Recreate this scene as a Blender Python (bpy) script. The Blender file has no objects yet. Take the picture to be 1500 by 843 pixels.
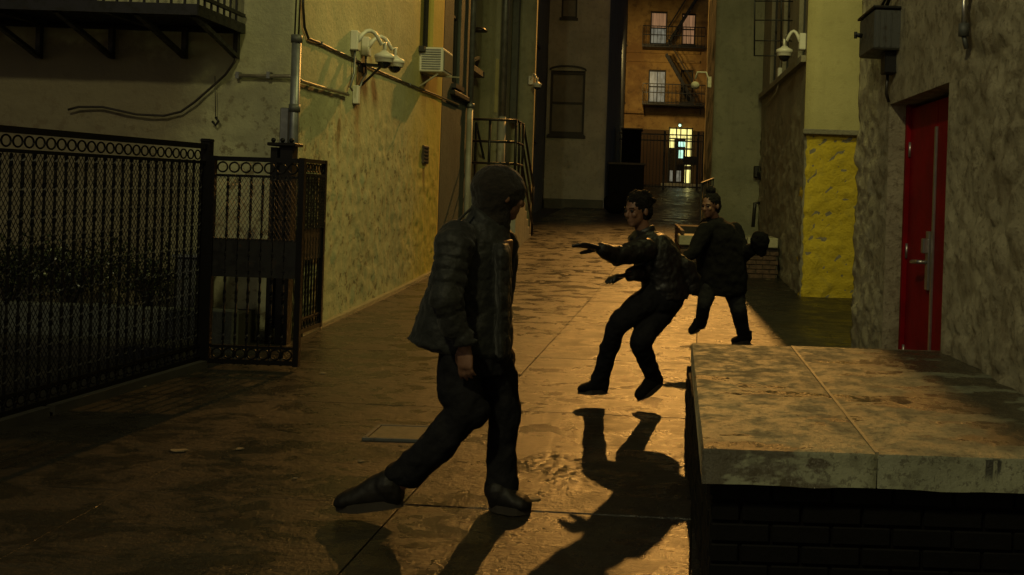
import bpy, bmesh, math, random
from mathutils import Vector, Matrix, noise
random.seed(7)
S = bpy.context.scene
C = S.collection
V = Vector
PI = math.pi

# ---------------------------------------------------------------- camera
cam = bpy.data.objects.new("camera", bpy.data.cameras.new("camera"))
C.objects.link(cam)
cam.location = (0, 0, 1.6)
ROLL = 0.033
cam.rotation_mode = 'XYZ'
cam.matrix_world = Matrix.Translation((0, 0, 1.6)) @ Matrix.Rotation(PI/2, 4, 'X') @ Matrix.Rotation(ROLL, 4, 'Z')
cam.data.sensor_width = 36
cam.data.lens = 33.6
cam.data.shift_x = -0.1333
cam.data.shift_y = -0.0897
cam.data.clip_start = 0.05
cam.data.clip_end = 400
S.camera = cam
S.render.resolution_x, S.render.resolution_y = 1024, 575

# ---------------------------------------------------------------- night sky
w = bpy.data.worlds.new("World"); S.world = w; w.use_nodes = True
nt = w.node_tree
bg = nt.nodes["Background"]
sky = nt.nodes.new("ShaderNodeTexSky"); sky.sky_type = 'NISHITA'
sky.sun_disc = False; sky.sun_elevation = math.radians(20.0); sky.sun_rotation = math.radians(200)
nt.links.new(sky.outputs[0], bg.inputs[0])
bg.inputs[1].default_value = 0.011

# ---------------------------------------------------------------- street lamps of the place (all above the frame)
def lamp(name, kind, loc, power, col, size, target=None, angle=None, blend=0.3):
    d = bpy.data.lights.new(name, kind); d.energy = power; d.color = col; d.shadow_soft_size = size
    o = bpy.data.objects.new(name, d); C.objects.link(o); o.location = loc
    if target is not None:
        o.rotation_euler = (V(target) - V(loc)).to_track_quat('-Z', 'Y').to_euler()
    if angle: d.spot_size = math.radians(angle); d.spot_blend = blend
    return o
lamp("sodium_floodlight", 'SPOT', (1.05, 30, 12.9), 10500, (1.0, 0.47, 0.095), 0.12, (0.1, 6.5, 0), 72, 0.75)
lamp("wall_lamp", 'SPOT', (1.2, 7.4, 7.4), 850, (1.0, 0.95, 0.32), 0.8, (-0.9, 13.2, 1.0), 112, 0.9)
lamp("street_lamp", 'POINT', (-2.4, -1.5, 7.6), 760, (1.0, 0.90, 0.44), 0.2)
lamp("courtyard_lamp", 'SPOT', (-0.9, 39.5, 7.6), 420, (1.0, 0.70, 0.25), 0.3, (-.6, 45, 5.6), 115, 0.8)
S.view_settings.view_transform = 'Standard'
S.view_settings.look = 'None'
S.view_settings.exposure = -0.12
S.view_settings.gamma = 1
S.cycles.max_bounces = 6
S.cycles.use_denoising = True
S.cycles.sample_clamp_indirect = 2.0
S.cycles.sample_clamp_direct = 12.0

# ---------------------------------------------------------------- helpers
CR, SR = math.cos(ROLL), math.sin(ROLL)
def at(px, py, Y):
    """point of the place at depth Y that a measured photo position belongs to"""
    dx, dy = px - 950, py - 287
    u = dx*CR + dy*SR; v = -dx*SR + dy*CR
    return V((u*Y/1400, Y, 1.6 - v*Y/1400))

def g(Y):
    if Y < 11: return .0207*Y
    if Y < 17:
        t = Y - 11
        return .2277 + .0207*t + (.06-.0207)*t*t/12
    return .2277 + .0207*6 + (.06-.0207)*3 + .06*(Y-17)

def tag(o, label=None, cat=None, group=None, kind=None):
    if label: o['label'] = label
    if cat: o['category'] = cat
    if group: o['group'] = group
    if kind: o['kind'] = kind
    return o

def thing(name, label, cat, loc=(0, 0, 0), group=None):
    o = bpy.data.objects.new(name, None); C.objects.link(o); o.location = loc
    o.empty_display_size = .1
    return tag(o, label, cat, group)

class MB:
    def __init__(s): s.v = []; s.f = []; s.sm = []
    def add(s, vs, fs, smooth=False):
        n = len(s.v); s.v += [tuple(x) for x in vs]
        s.f += [tuple(i+n for i in f) for f in fs]; s.sm += [smooth]*len(fs)
        return s
    def box(s, a, b, bev=0.0):
        x0, y0, z0 = a; x1, y1, z1 = b
        if x0 > x1: x0, x1 = x1, x0
        if y0 > y1: y0, y1 = y1, y0
        if z0 > z1: z0, z1 = z1, z0
        if bev <= 0:
            vs = [(x, y, z) for z in (z0, z1) for y in (y0, y1) for x in (x0, x1)]
            return s.add(vs, [(0, 2, 3, 1), (4, 5, 7, 6), (0, 1, 5, 4), (2, 6, 7, 3), (0, 4, 6, 2), (1, 3, 7, 5)])
        c = bev
        bm = bmesh.new(); bmesh.ops.create_cube(bm, size=1)
        for q in bm.verts:
            q.co = V(((x0+x1)/2+q.co.x*(x1-x0), (y0+y1)/2+q.co.y*(y1-y0), (z0+z1)/2+q.co.z*(z1-z0)))
        bmesh.ops.bevel(bm, geom=bm.edges[:], offset=c, segments=1, affect='EDGES')
        bm.verts.index_update()
        s.add([q.co[:] for q in bm.verts], [[q.index for q in f.verts] for f in bm.faces]); bm.free()
        return s
    def bar(s, p, q, w, h=None, up=V((0, 0, 1))):
        """square bar from p to q"""
        h = h or w; p = V(p); q = V(q); d = (q-p).normalized()
        a = d.cross(up)
        if a.length < 1e-4: a = d.cross(V((1, 0, 0)))
        a.normalize(); b = a.cross(d).normalized()
        vs = []
        for c in (p, q):
            for i, j in ((-1, -1), (1, -1), (1, 1), (-1, 1)): vs.append(c + a*i*w/2 + b*j*h/2)
        return s.add(vs, [(0, 1, 2, 3), (7, 6, 5, 4), (0, 4, 5, 1), (1, 5, 6, 2), (2, 6, 7, 3), (3, 7, 4, 0)])
    def tube(s, pts, r, n=8, cap=True):
        pts = [V(p) for p in pts]; rs = r if isinstance(r, (list, tuple)) else [r]*len(pts)
        ref = None; vs = []; fs = []
        for i, p in enumerate(pts):
            d = (pts[min(i+1, len(pts)-1)] - pts[max(i-1, 0)]).normalized()
            if ref is None:
                ref = d.cross(V((0, 0, 1)))
                if ref.length < .05: ref = d.cross(V((0, 1, 0)))
            ref = (ref - d*ref.dot(d)).normalized(); b = d.cross(ref)
            for k in range(n):
                t = 2*PI*k/n; vs.append(p + (ref*math.cos(t) + b*math.sin(t))*rs[i])
        for i in range(len(pts)-1):
            for k in range(n):
                a = i*n+k; c = i*n+(k+1) % n; fs.append((a, c, c+n, a+n))
        if cap: fs.append(tuple(range(n-1, -1, -1))); fs.append(tuple(range((len(pts)-1)*n, len(pts)*n)))
        return s.add(vs, fs, True)
    def loft(s, rings, n=20):
        """rings: (centre, vector a, vector b) ellipses, capped"""
        vs = []; fs = []
        for c, a, b in rings:
            c, a, b = V(c), V(a), V(b)
            for k in range(n):
                t = 2*PI*k/n; vs.append(c + a*math.cos(t) + b*math.sin(t))
        m = len(rings)
        for i in range(m-1):
            for k in range(n):
                p = i*n+k; q = i*n+(k+1) % n; fs.append((p, q, q+n, p+n))
        fs.append(tuple(range(n-1, -1, -1))); fs.append(tuple(range((m-1)*n, m*n)))
        return s.add(vs, fs, True)
    def ball(s, c, r, ax=None, n=12):
        """ellipsoid; r radius or three radii along the axes ax"""
        if not isinstance(r, (tuple, list)): r = (r, r, r)
        ax = ax or (V((1, 0, 0)), V((0, 1, 0)), V((0, 0, 1)))
        c = V(c); vs = []; fs = []; m = n//2+1
        vs.append(c - ax[2]*r[2])
        for i in range(1, m):
            ph = -PI/2 + PI*i/m
            for k in range(n):
                t = 2*PI*k/n
                vs.append(c + ax[0]*r[0]*math.cos(ph)*math.cos(t) + ax[1]*r[1]*math.cos(ph)*math.sin(t) + ax[2]*r[2]*math.sin(ph))
        vs.append(c + ax[2]*r[2]); L = len(vs)-1
        for k in range(n):
            fs.append((0, 1+(k+1) % n, 1+k)); fs.append((L, 1+(m-2)*n+k, 1+(m-2)*n+(k+1) % n))
        for i in range(m-2):
            for k in range(n):
                a = 1+i*n+k; b = 1+i*n+(k+1) % n; fs.append((a, b, b+n, a+n))
        return s.add(vs, fs, True)
    def build(s, name, mat, parent=None, kind=None):
        me = bpy.data.meshes.new(name); me.from_pydata(s.v, [], s.f)
        me.polygons.foreach_set('use_smooth', s.sm); me.update()
        return link(name, me, mat, parent, kind)

def link(name, me, mat, parent=None, kind=None):
    if mat is not None and not me.materials: me.materials.append(mat)
    o = bpy.data.objects.new(name, me); C.objects.link(o)
    if parent is not None:
        o.parent = parent
        # parts are modelled in place coordinates; things carry a plain translation
        o.matrix_parent_inverse = Matrix.Translation(-parent.location) if parent.type == 'EMPTY' else Matrix.Identity(4)
    if kind: o['kind'] = kind
    return o

def copy_tree(o, parent=None):
    c = o.copy(); C.objects.link(c)
    if parent is not None: c.parent = parent; c.matrix_parent_inverse = o.matrix_parent_inverse.copy()
    for ch in list(o.children): copy_tree(ch, c)
    return c

def remesh(mb, name, mat, parent, voxel, disp=0.0, dscale=.1, smooth=3):
    """one continuous skin over overlapping closed shapes"""
    me = bpy.data.meshes.new(name); me.from_pydata(mb.v, [], mb.f); me.update()
    o = bpy.data.objects.new(name, me); C.objects.link(o)
    m = o.modifiers.new('r', 'REMESH'); m.mode = 'VOXEL'; m.voxel_size = voxel; m.use_smooth_shade = True
    if smooth:
        sm = o.modifiers.new('s', 'SMOOTH'); sm.iterations = smooth; sm.factor = .5
    if disp:
        t = bpy.data.textures.new('folds', 'CLOUDS'); t.noise_scale = dscale; t.noise_depth = 2
        d = o.modifiers.new('d', 'DISPLACE'); d.texture = t; d.strength = disp; d.mid_level = .5; d.texture_coords = 'LOCAL'
    dg = bpy.context.evaluated_depsgraph_get(); dg.update()
    me2 = bpy.data.meshes.new_from_object(o.evaluated_get(dg)); me2.name = name
    bpy.data.objects.remove(o)
    me2.materials.clear()
    me2.polygons.foreach_set('use_smooth', [True]*len(me2.polygons))
    return link(name, me2, mat, parent)

# ---------------------------------------------------------------- materials
class NT:
    def __init__(s, name):
        s.m = bpy.data.materials.new(name); s.m.use_nodes = True
        s.t = s.m.node_tree; s.b = s.t.nodes['Principled BSDF']; s.pos = None
    def n(s, k, **kw):
        x = s.t.nodes.new(k)
        for a, b in kw.items(): setattr(x, a, b)
        return x
    def l(s, a, b): s.t.links.new(a, b)
    def P(s):
        if s.pos is None: s.pos = s.n('ShaderNodeNewGeometry').outputs['Position']
        return s.pos
    def noise(s, scale, detail=4, rough=.55, stretch=None, dist=0):
        x = s.n('ShaderNodeTexNoise'); x.inputs['Scale'].default_value = scale
        x.inputs['Detail'].default_value = detail; x.inputs['Roughness'].default_value = rough
        x.inputs['Distortion'].default_value = dist
        if stretch:
            mp = s.n('ShaderNodeMapping'); mp.inputs['Scale'].default_value = stretch
            s.l(s.P(), mp.inputs['Vector']); s.l(mp.outputs[0], x.inputs['Vector'])
        else: s.l(s.P(), x.inputs['Vector'])
        return x.outputs[0]
    def ramp(s, src, a, b, lo=0.0, hi=1.0):
        x = s.n('ShaderNodeMapRange'); x.interpolation_type = 'SMOOTHSTEP'
        x.inputs['From Min'].default_value = a; x.inputs['From Max'].default_value = b
        x.inputs['To Min'].default_value = lo; x.inputs['To Max'].default_value = hi
        s.l(src, x.inputs['Value']); return x.outputs[0]
    def mix(s, f, a, b):
        x = s.n('ShaderNodeMix', data_type='RGBA')
        if isinstance(f, (int, float)): x.inputs[0].default_value = f
        else: s.l(f, x.inputs[0])
        for i, c in ((6, a), (7, b)):
            if isinstance(c, tuple): x.inputs[i].default_value = (*c, 1)
            else: s.l(c, x.inputs[i])
        return x.outputs[2]
    def math(s, op, a, b=None):
        x = s.n('ShaderNodeMath', operation=op)
        for i, c in enumerate((a, b)):
            if c is None: continue
            if isinstance(c, (int, float)): x.inputs[i].default_value = c
            else: s.l(c, x.inputs[i])
        return x.outputs[0]
    def sep(s, axis):
        x = s.n('ShaderNodeSeparateXYZ'); s.l(s.P(), x.inputs[0]); return x.outputs[axis]
    def bump(s, src, strength, dist=.01, prev=None):
        x = s.n('ShaderNodeBump'); x.inputs['Strength'].default_value = strength; x.inputs['Distance'].default_value = dist
        s.l(src, x.inputs['Height'])
        if prev is not None: s.l(prev, x.inputs['Normal'])
        return x.outputs[0]
    def done(s, col=None, rough=None, nrm=None, metal=None, spec=None):
        for key, c in (('Base Color', col), ('Roughness', rough), ('Metallic', metal), ('Specular IOR Level', spec)):
            if c is None: continue
            if isinstance(c, tuple): s.b.inputs[key].default_value = (*c, 1)
            elif isinstance(c, (int, float)): s.b.inputs[key].default_value = c
            else: s.l(c, s.b.inputs[key])
        if nrm is not None: s.l(nrm, s.b.inputs['Normal'])
        return s.m

def paint_wall(name, c1, c2, dirt, bscale=18, bstr=.5, rough=.75, streak=True, dirt_amt=.5):
    m = NT(name)
    n1 = m.noise(1.3, 5, .6); n2 = m.noise(9, 4, .6)
    col = m.mix(m.ramp(n1, .35, .65), c1, c2)
    col = m.mix(m.math('MULTIPLY', m.ramp(n2, .5, .72), dirt_amt), col, dirt)
    if streak:
        n3 = m.noise(1.0, 4, .6, (7, 7, .5))
        col = m.mix(m.math('MULTIPLY', m.ramp(n3, .52, .75), dirt_amt*.8), col, dirt)
    b = m.bump(m.noise(bscale, 6, .7), min(1, bstr*1.6), .035)
    b = m.bump(m.noise(bscale*5, 3, .6), bstr, .008, b)
    return m.done(col, rough, b)

def plain(name, col, rough=.5, metal=0.0, var=.25, bump=.1, scale=30, spec=None):
    m = NT(name)
    n1 = m.noise(scale*.3, 4, .6)
    dark = tuple(c*(1-var) for c in col)
    c = m.mix(m.ramp(n1, .35, .65), dark, col)
    return m.done(c, rough, m.bump(m.noise(scale, 4), bump, .003), metal, spec)

def rusty(name, col, rust=(.09, .035, .012), rough=.45, metal=.0, amt=.35):
    m = NT(name)
    n1 = m.noise(14, 6, .7)
    c = m.mix(m.ramp(n1, .62-amt*.2, .75), col, rust)
    return m.done(c, m.ramp(n1, .4, .7, rough, .8), m.bump(m.noise(60, 4), .3, .002), metal)

M = {}
# wet concrete
m = NT('wet_concrete')
a = m.noise(.9, 6, .62); b_ = m.noise(5.5, 5, .6); c_ = m.noise(.55, 3, .5, (1.8, .35, 1)); f_ = m.noise(70, 2, .6); h_ = m.noise(26, 5, .7)
sc_ = m.noise(2.2, 6, .72, (.6, 3.2, 1))
col = m.mix(m.ramp(a, .35, .65), (.0125, .0115, .009), (.0265, .0235, .0175))
col = m.mix(m.math('MULTIPLY', m.ramp(b_, .48, .62), .7), col, (.008, .0067, .005))
col = m.mix(m.math('MULTIPLY', m.ramp(sc_, .55, .7), .5), col, (.014, .011, .009))
wet = m.ramp(m.math('ADD', m.math('MULTIPLY', c_, .6), m.math('MULTIPLY', a, .4)), .40, .58)
pat = m.ramp(m.noise(2.6, 7, .72, (1, 1.6, 1), .5), .46, .56)
rough = m.math('SUBTRACT', .52, m.math('MULTIPLY', wet, .14))
rough = m.math('SUBTRACT', rough, m.math('MULTIPLY', pat, .19))
rough = m.math('ADD', rough, m.math('MULTIPLY', m.math('SUBTRACT', b_, .5), .45))
# lumpy frozen-looking patch beside the walkway joint
dv = m.n('ShaderNodeVectorMath', operation='DISTANCE'); m.l(m.P(), dv.inputs[0]); dv.inputs[1].default_value = (-.32, 5.15, .1)
vor = m.n('ShaderNodeTexVoronoi'); vor.inputs['Scale'].default_value = 16; m.l(m.P(), vor.inputs['Vector'])
patch = m.ramp(m.math('ADD', dv.outputs['Value'], m.math('MULTIPLY', b_, 1.0)), .55, 1.0, 1.0, 0.0)
nb = m.bump(m.noise(7, 6, .68, (1, 2.2, 1)), .5, .02)
nb = m.bump(m.noise(2.2, 5, .65, (.6, 3.2, 1)), .38, .025, nb)
nb = m.bump(h_, .5, .009, nb)
nb = m.bump(f_, .6, .004, nb)
nb = m.bump(m.math('MULTIPLY', m.ramp(vor.outputs['Distance'], .1, .7, 1, 0), patch), .6, .012, nb)
rough = m.math('SUBTRACT', rough, m.math('MULTIPLY', patch, .06))
M['concrete'] = m.done(col, rough, nb, None, .62)
# ledge slab: paler, with shallow stained pools
m = NT('ledge_concrete')
a = m.noise(2.2, 6, .65); b_ = m.noise(9, 6, .7); pud = m.noise(1.25, 6, .66, (.75, 1.6, 1), .3)
col = m.mix(m.ramp(a, .35, .65), (.19, .195, .13), (.27, .275, .18))
col = m.mix(m.math('MULTIPLY', m.ramp(b_, .54, .62), .45), col, (.085, .08, .055))
b2 = m.noise(45, 4, .7)
col = m.mix(m.math('MULTIPLY', m.ramp(b2, .56, .60), .6), col, (.06, .052, .034))
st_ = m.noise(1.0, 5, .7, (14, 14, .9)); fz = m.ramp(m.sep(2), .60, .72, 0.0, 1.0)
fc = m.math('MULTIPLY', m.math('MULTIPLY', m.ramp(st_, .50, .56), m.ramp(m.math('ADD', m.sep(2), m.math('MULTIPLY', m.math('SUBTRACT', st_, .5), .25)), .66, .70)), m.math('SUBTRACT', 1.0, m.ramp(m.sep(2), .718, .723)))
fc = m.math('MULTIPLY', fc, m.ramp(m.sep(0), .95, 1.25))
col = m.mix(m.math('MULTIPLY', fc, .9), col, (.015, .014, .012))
pm = m.ramp(pud, .53, .555)
col = m.mix(m.math('MULTIPLY', pm, .85), col, (.05, .037, .02))
topf = m.sep(2)
rough = m.math('SUBTRACT', m.ramp(b_, .4, .6, .48, .85), m.math('MULTIPLY', pm, .42))
nb = m.bump(m.noise(13, 7, .75), .8, .02); nb = m.bump(m.noise(50, 3, .6), .35, .003, nb)
M['ledge'] = m.done(col, rough, nb, None, .6)

def left_paint():
    m = NT('left_wall_paint')
    n1 = m.noise(1.1, 5, .6); n2 = m.noise(11, 5, .65); n3 = m.noise(1.0, 4, .6, (6, 6, .45)); n4 = m.noise(2.4, 5, .6)
    col = m.mix(m.ramp(n1, .35, .65), (.34, .335, .20), (.43, .42, .25))
    z = m.sep(2); y = m.sep(1)
    low = m.ramp(m.math('ADD', z, m.math('MULTIPLY', m.math('SUBTRACT', n4, .5), 1.2)), 1.9, 2.7, 1.0, .0)
    spots = m.math('MULTIPLY', m.ramp(n2, .54, .64), m.math('ADD', m.math('MULTIPLY', low, .85), .10))
    col = m.mix(spots, col, (.17, .145, .075))
    col = m.mix(m.math('MULTIPLY', m.ramp(n3, .55, .75), .35), col, (.24, .20, .11))
    # yellow lamp glow at the far corner, put into the wall colour
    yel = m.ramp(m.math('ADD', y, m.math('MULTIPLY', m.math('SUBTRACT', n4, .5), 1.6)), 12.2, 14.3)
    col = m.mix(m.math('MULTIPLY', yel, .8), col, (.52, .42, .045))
    n5 = m.noise(1.0, 5, .65, (9, 9, 1.2))
    for (yc, zt_, wd, ln) in ((13.55, 3.22, .38, .75), (10.52, 2.64, .16, .95), (10.62, 2.95, .10, .35), (13.7, 1.9, .10, .5), (9.9, 2.3, .06, .7)):
        ds = m.math('ABSOLUTE', m.math('SUBTRACT', y, yc)); sd = m.ramp(m.math('ADD', ds, m.math('MULTIPLY', m.math('SUBTRACT', n5, .5), wd*1.6)), wd*.15, wd, 1, 0)
        vz = m.math('MULTIPLY', m.ramp(z, zt_-ln, zt_-.05), m.math('SUBTRACT', 1.0, m.ramp(z, zt_-.02, zt_+.01)))
        col = m.mix(m.math('MULTIPLY', m.math('MULTIPLY', sd, vz), .8), col, (.17, .095, .028))
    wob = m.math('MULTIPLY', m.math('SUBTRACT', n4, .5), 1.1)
    deck_shade = m.math('MULTIPLY', m.ramp(y, 8.70, 8.80, 1, 0), m.ramp(m.math('ADD', z, wob), 2.75, 3.0, 1, 0))  # shade below the fire escape, darkened into the facade colour
    deck_shade = m.math('MULTIPLY', deck_shade, m.ramp(m.math('ADD', m.sep(0), wob), -4.5, -3.7, 1, 0))
    col = m.mix(m.math('MULTIPLY', deck_shade, .8), col, (.15, .115, .07))
    b = m.bump(m.noise(18, 6, .6), .45, .02); b = m.bump(m.noise(80, 3, .6), .3, .005, b)
    return m.done(col, .72, b)
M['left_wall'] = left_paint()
m = NT('right_wall_plaster')
n1 = m.noise(1.6, 5, .6); n2 = m.noise(5.5, 6, .7); n3 = m.noise(22, 5, .7)
col = m.mix(m.ramp(n1, .35, .65), (.52, .46, .30), (.68, .61, .40))
col = m.mix(m.math('MULTIPLY', m.ramp(n2, .47, .62), .6), col, (.29, .23, .135))
col = m.mix(m.math('MULTIPLY', m.ramp(n3, .53, .66), .5), col, (.20, .155, .09))
b = m.bump(m.noise(11, 8, .75), 1, .07); b = m.bump(m.noise(60, 5, .7), .8, .015, b)
M['right_wall'] = m.done(col, .8, b)
M['yellow_band'] = paint_wall('mustard_paint', (.58, .42, .022), (.68, .50, .03), (.36, .28, .06), 26, .7, .7, False, .4)
M['cream'] = paint_wall('cream_render', (.36, .32, .14), (.42, .37, .17), (.24, .20, .08), 40, .25, .75, True, .3)
M['r2side'] = paint_wall('grey_render', (.20, .18, .13), (.27, .24, .17), (.12, .10, .07), 18, .5, .8)
M['r3'] = paint_wall('sage_render', (.20, .20, .13), (.26, .255, .17), (.14, .13, .08), 20, .4, .8)
M['blue'] = paint_wall('blue_grey_render', (.06, .072, .068), (.08, .094, .085), (.04, .043, .035), 25, .3, .8)
M['l3'] = paint_wall('pale_render', (.24, .235, .155), (.30, .29, .19), (.17, .155, .09), 30, .3, .8)
M['l3dark'] = paint_wall('shaded_render', (.075, .08, .072), (.105, .11, .095), (.05, .05, .04), 30, .3, .8)
M['far_grey'] = paint_wall('grey_facade', (.30, .30, .25), (.38, .37, .31), (.2, .19, .15), 12, .3, .8)
m = NT('ochre_facade'); n1 = m.noise(.5, 5, .65); n2 = m.noise(3, 5, .7)
col = m.mix(m.ramp(n1, .38, .62), (.24, .125, .035), (.46, .28, .085))
col = m.mix(m.math('MULTIPLY', m.ramp(n2, .5, .66), .6), col, (.13, .07, .025))
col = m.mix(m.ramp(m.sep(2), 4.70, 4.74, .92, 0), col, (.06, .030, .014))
M['ochre'] = m.done(col, .8, m.bump(n2, .4, .03))
M['brick'] = plain('painted_black_brick', (.0035, .003, .0027), .75, 0, .4, .5, 60, .2)
M['brick_red'] = plain('dark_red_brick', (.10, .055, .035), .75, 0, .5, .5, 50)
M['mortar_black'] = plain('black_mortar', (.007, .006, .0055), .95, 0, .3, .5, 90, .1)
M['mortar'] = plain('grey_mortar', (.06, .05, .04), .9, 0, .3, .5, 90)
M['pale_mortar'] = plain('pale_mortar', (.30, .27, .17), .45, 0, .4, .8, 60, .6)
M['iron'] = rusty('black_iron', (.005, .0047, .0044), (.045, .02, .01), .42, 0, .1)
M['iron_gloss'] = plain('black_enamel', (.0045, .004, .0035), .45, 0, .2, .15, 60, .22)
M['galv'] = plain('galvanised_steel', (.22, .23, .23), .45, .6, .35, .2, 20)
M['conduit'] = plain('painted_conduit', (.30, .27, .18), .4, .2, .3, .2, 40)
M['cable'] = plain('black_cable', (.03, .024, .018), .35, 0, .2, .1, 40)
M['white'] = plain('white_plastic', (.62, .60, .52), .4, 0, .12, .05, 20)
M['smoke'] = plain('smoked_dome', (.01, .01, .01), .12, 0, .1, .0, 10)
M['white_pipe'] = plain('white_pipe_paint', (.42, .40, .33), .5, 0, .2, .1, 12)
M['red'] = plain('red_door_paint', (.27, .0015, .005), .6, 0, .35, .12, 9, .15)
M['steel'] = plain('brushed_steel', (.55, .53, .48), .35, .9, .15, .1, 60)
M['frame'] = plain('brown_frame_paint', (.055, .04, .028), .6, 0, .3, .2, 30)
M['dark_frame'] = plain('dark_frame_paint', (.02, .018, .015), .6, 0, .3, .2, 30)
M['boxgrey'] = rusty('weathered_sheet_metal', (.10, .105, .095), (.06, .035, .02), .5, .3, .45)
M['stone_cap'] = paint_wall('stone_cap', (.33, .31, .21), (.42, .39, .27), (.2, .17, .1), 30, .3, .75, False, .4)
M['soil'] = plain('soil', (.02, .016, .011), .95, 0, .4, .8, 20)
M['under'] = plain('sub_base', (.03, .027, .022), .9, 0, .3, .5, 20)
M['leaf'] = plain('evergreen_leaf', (.045, .055, .02), .35, 0, .5, .1, 20, .6)
M['stem'] = plain('woody_stem', (.05, .035, .02), .8, 0, .3, .3, 40)
M['boards'] = plain('boarded_window', (.17, .16, .13), .7, 0, .2, .2, 14)
m = NT('window_glass'); M['glass'] = m.done((.012, .013, .014), .08, m.bump(m.noise(2, 2), .05, .01))
M['rag'] = plain('litter_paper', (.24, .19, .11), .8, 0, .3, .3, 40)
M['plate'] = plain('access_plate', (.16, .145, .105), .42, .2, .35, .5, 90)
M['bag'] = plain('black_bag_plastic', (.005, .005, .005), .85, 0, .2, .5, 12, .1)

def glow(name, col, strength, detail=None):
    m = NT(name)
    m.b.inputs['Base Color'].default_value = (.1, .1, .1, 1); m.b.inputs['Roughness'].default_value = .3
    n1 = m.noise(1.7, 3, .6, detail or (3, 1, 1.2))
    c = m.mix(m.ramp(n1, .38, .62), tuple(x*.55 for x in col), col)
    m.l(c, m.b.inputs['Emission Color']); m.b.inputs['Emission Strength'].default_value = strength
    return m.m
M['lit_lobby'] = glow('lit_lobby_glass', (1, .88, .28), 1.7, (9, 1, .8))
M['lit_white'] = glow('lit_curtain', (.80, .62, .42), .26, (6, 1, .6))
M['lit_orange'] = glow('lit_orange_curtain', (.95, .48, .22), .28, (9, 1, .5))
M['lit_grey'] = glow('lit_pale_blind', (.62, .60, .44), .24, (4, 1, 2))
M['lit_dim'] = glow('dim_window_light', (.5, .5, .38), .12)
M['lit_sign'] = glow('green_white_sign', (.55, 1, .75), 1.5)
M['lit_lamp'] = glow('green_white_lamp', (.6, 1, .65), 2.6)

def cloth(name, col, rough=.75, sheen=.2, weave=260, bstr=.3, scale=10, spec=.3):
    m = NT(name)
    n1 = m.noise(scale, 5, .6)
    c = m.mix(m.ramp(n1, .35, .65), tuple(x*.6 for x in col), col)
    b = m.bump(m.noise(scale*1.6, 4, .6), bstr, .02); b = m.bump(m.noise(weave, 2), .25, .0015, b)
    mm = m.done(c, rough, b, None, spec)
    m.b.inputs['Sheen Weight'].default_value = sheen
    return mm
M['jacket'] = cloth('olive_grey_nylon', (.018, .0195, .0175), .62, .1, 200, .5, 12)
M['hood'] = cloth('brown_knit', (.016, .012, .008), .9, .15, 160, .5, 30)
M['denim'] = cloth('dark_denim', (.009, .009, .011), .85, .0, 240, .5, 12, .2)
M['leather'] = cloth('black_leather', (.010, .010, .011), .46, 0, 160, .5, 14, .5)
M['black_wool'] = cloth('black_wool', (.004, .0036, .0036), .9, .0, 240, .4, 9, .2)
M['boot'] = cloth('dark_brown_leather', (.010, .008, .006), .6, 0, 160, .2, 12, .4)
M['sole'] = plain('rubber_sole', (.035, .028, .02), .7)
M['hair'] = cloth('black_hair', (.008, .006, .005), .7, .0, 300, .9, 60, .2)
m = NT('skin'); n1 = m.noise(18, 4, .6)
M['skin'] = m.done(m.mix(m.ramp(n1, .35, .65), (.17, .085, .05), (.21, .11, .068)), .5, m.bump(m.noise(120, 3), .2, .001))

# ---------------------------------------------------------------- ground and paving
mb = MB()
ys = [-40, -20, -6, 0, 4, 8, 11, 12.5, 14, 15.5, 17, 22, 30, 40, 60, 120]
for i, y in enumerate(ys):
    z = g(max(y, -6)) - .05
    mb.add([(-60, y, z), (60, y, z)], [])
mb.f = [(2*i, 2*i+1, 2*i+3, 2*i+2) for i in range(len(ys)-1)]; mb.sm = [False]*len(mb.f)
ground = mb.build('ground', M['under'], None, 'structure')
pavement = bpy.data.objects.new('pavement', None); C.objects.link(pavement); tag(pavement, kind='structure')

SL = .055
def slab_box(x0, x1, y0, y1, dz, mat, thick=.07, gap=.002, c=.003):
    nx, ny = 1, 3
    x0 += gap; x1 -= gap; y0 += gap; y1 -= gap
    def pt(x, y, z): return (x + SL*(y-5), y - SL*(x+1), g(y) + z + dz)
    mb = MB(); vs = []; fs = []
    yy = [y0 + (y1-y0)*j/ny for j in range(ny+1)]
    yi = yy[:]; yi[0] += c; yi[-1] -= c
    for j in range(ny+1):      # inner top, outer lower, bottom
        vs += [pt(x0+c, yi[j], 0), pt(x1-c, yi[j], 0), pt(x0, yy[j], -c*.8), pt(x1, yy[j], -c*.8), pt(x0, yy[j], -thick), pt(x1, yy[j], -thick)]
    for j in range(ny):
        a = 6*j; b = a+6
        fs += [(a, a+1, b+1, b), (a+2, a, b, b+2), (a+1, a+3, b+3, b+1), (a+4, a+2, b+2, b+4), (a+3, a+5, b+5, b+3)]
    e = 6*ny
    fs += [(2, 3, 1, 0), (4, 5, 3, 2), (e, e+1, e+3, e+2), (e+2, e+3, e+5, e+4)]
    mb.add(vs, fs)
    return mb.build('paving_slab', mat, pavement)
colx = [-6.6, -5.15, -3.8, -2.45, -1.1, .28, 1.65, 3.0]
for ci in range(len(colx)-1):
    for k in range(-3, 24):
        y0 = 4.54 + 1.86*k
        if ci <= 1 and k > 2: continue
        if ci == 2 and k > 16: continue
        slab_box(colx[ci], colx[ci+1], y0, y0+1.86, random.uniform(-.0015, .0015), M['concrete'], c=.007 if ci == 4 else .0004, gap=.002 if ci == 4 else .0008)

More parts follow.
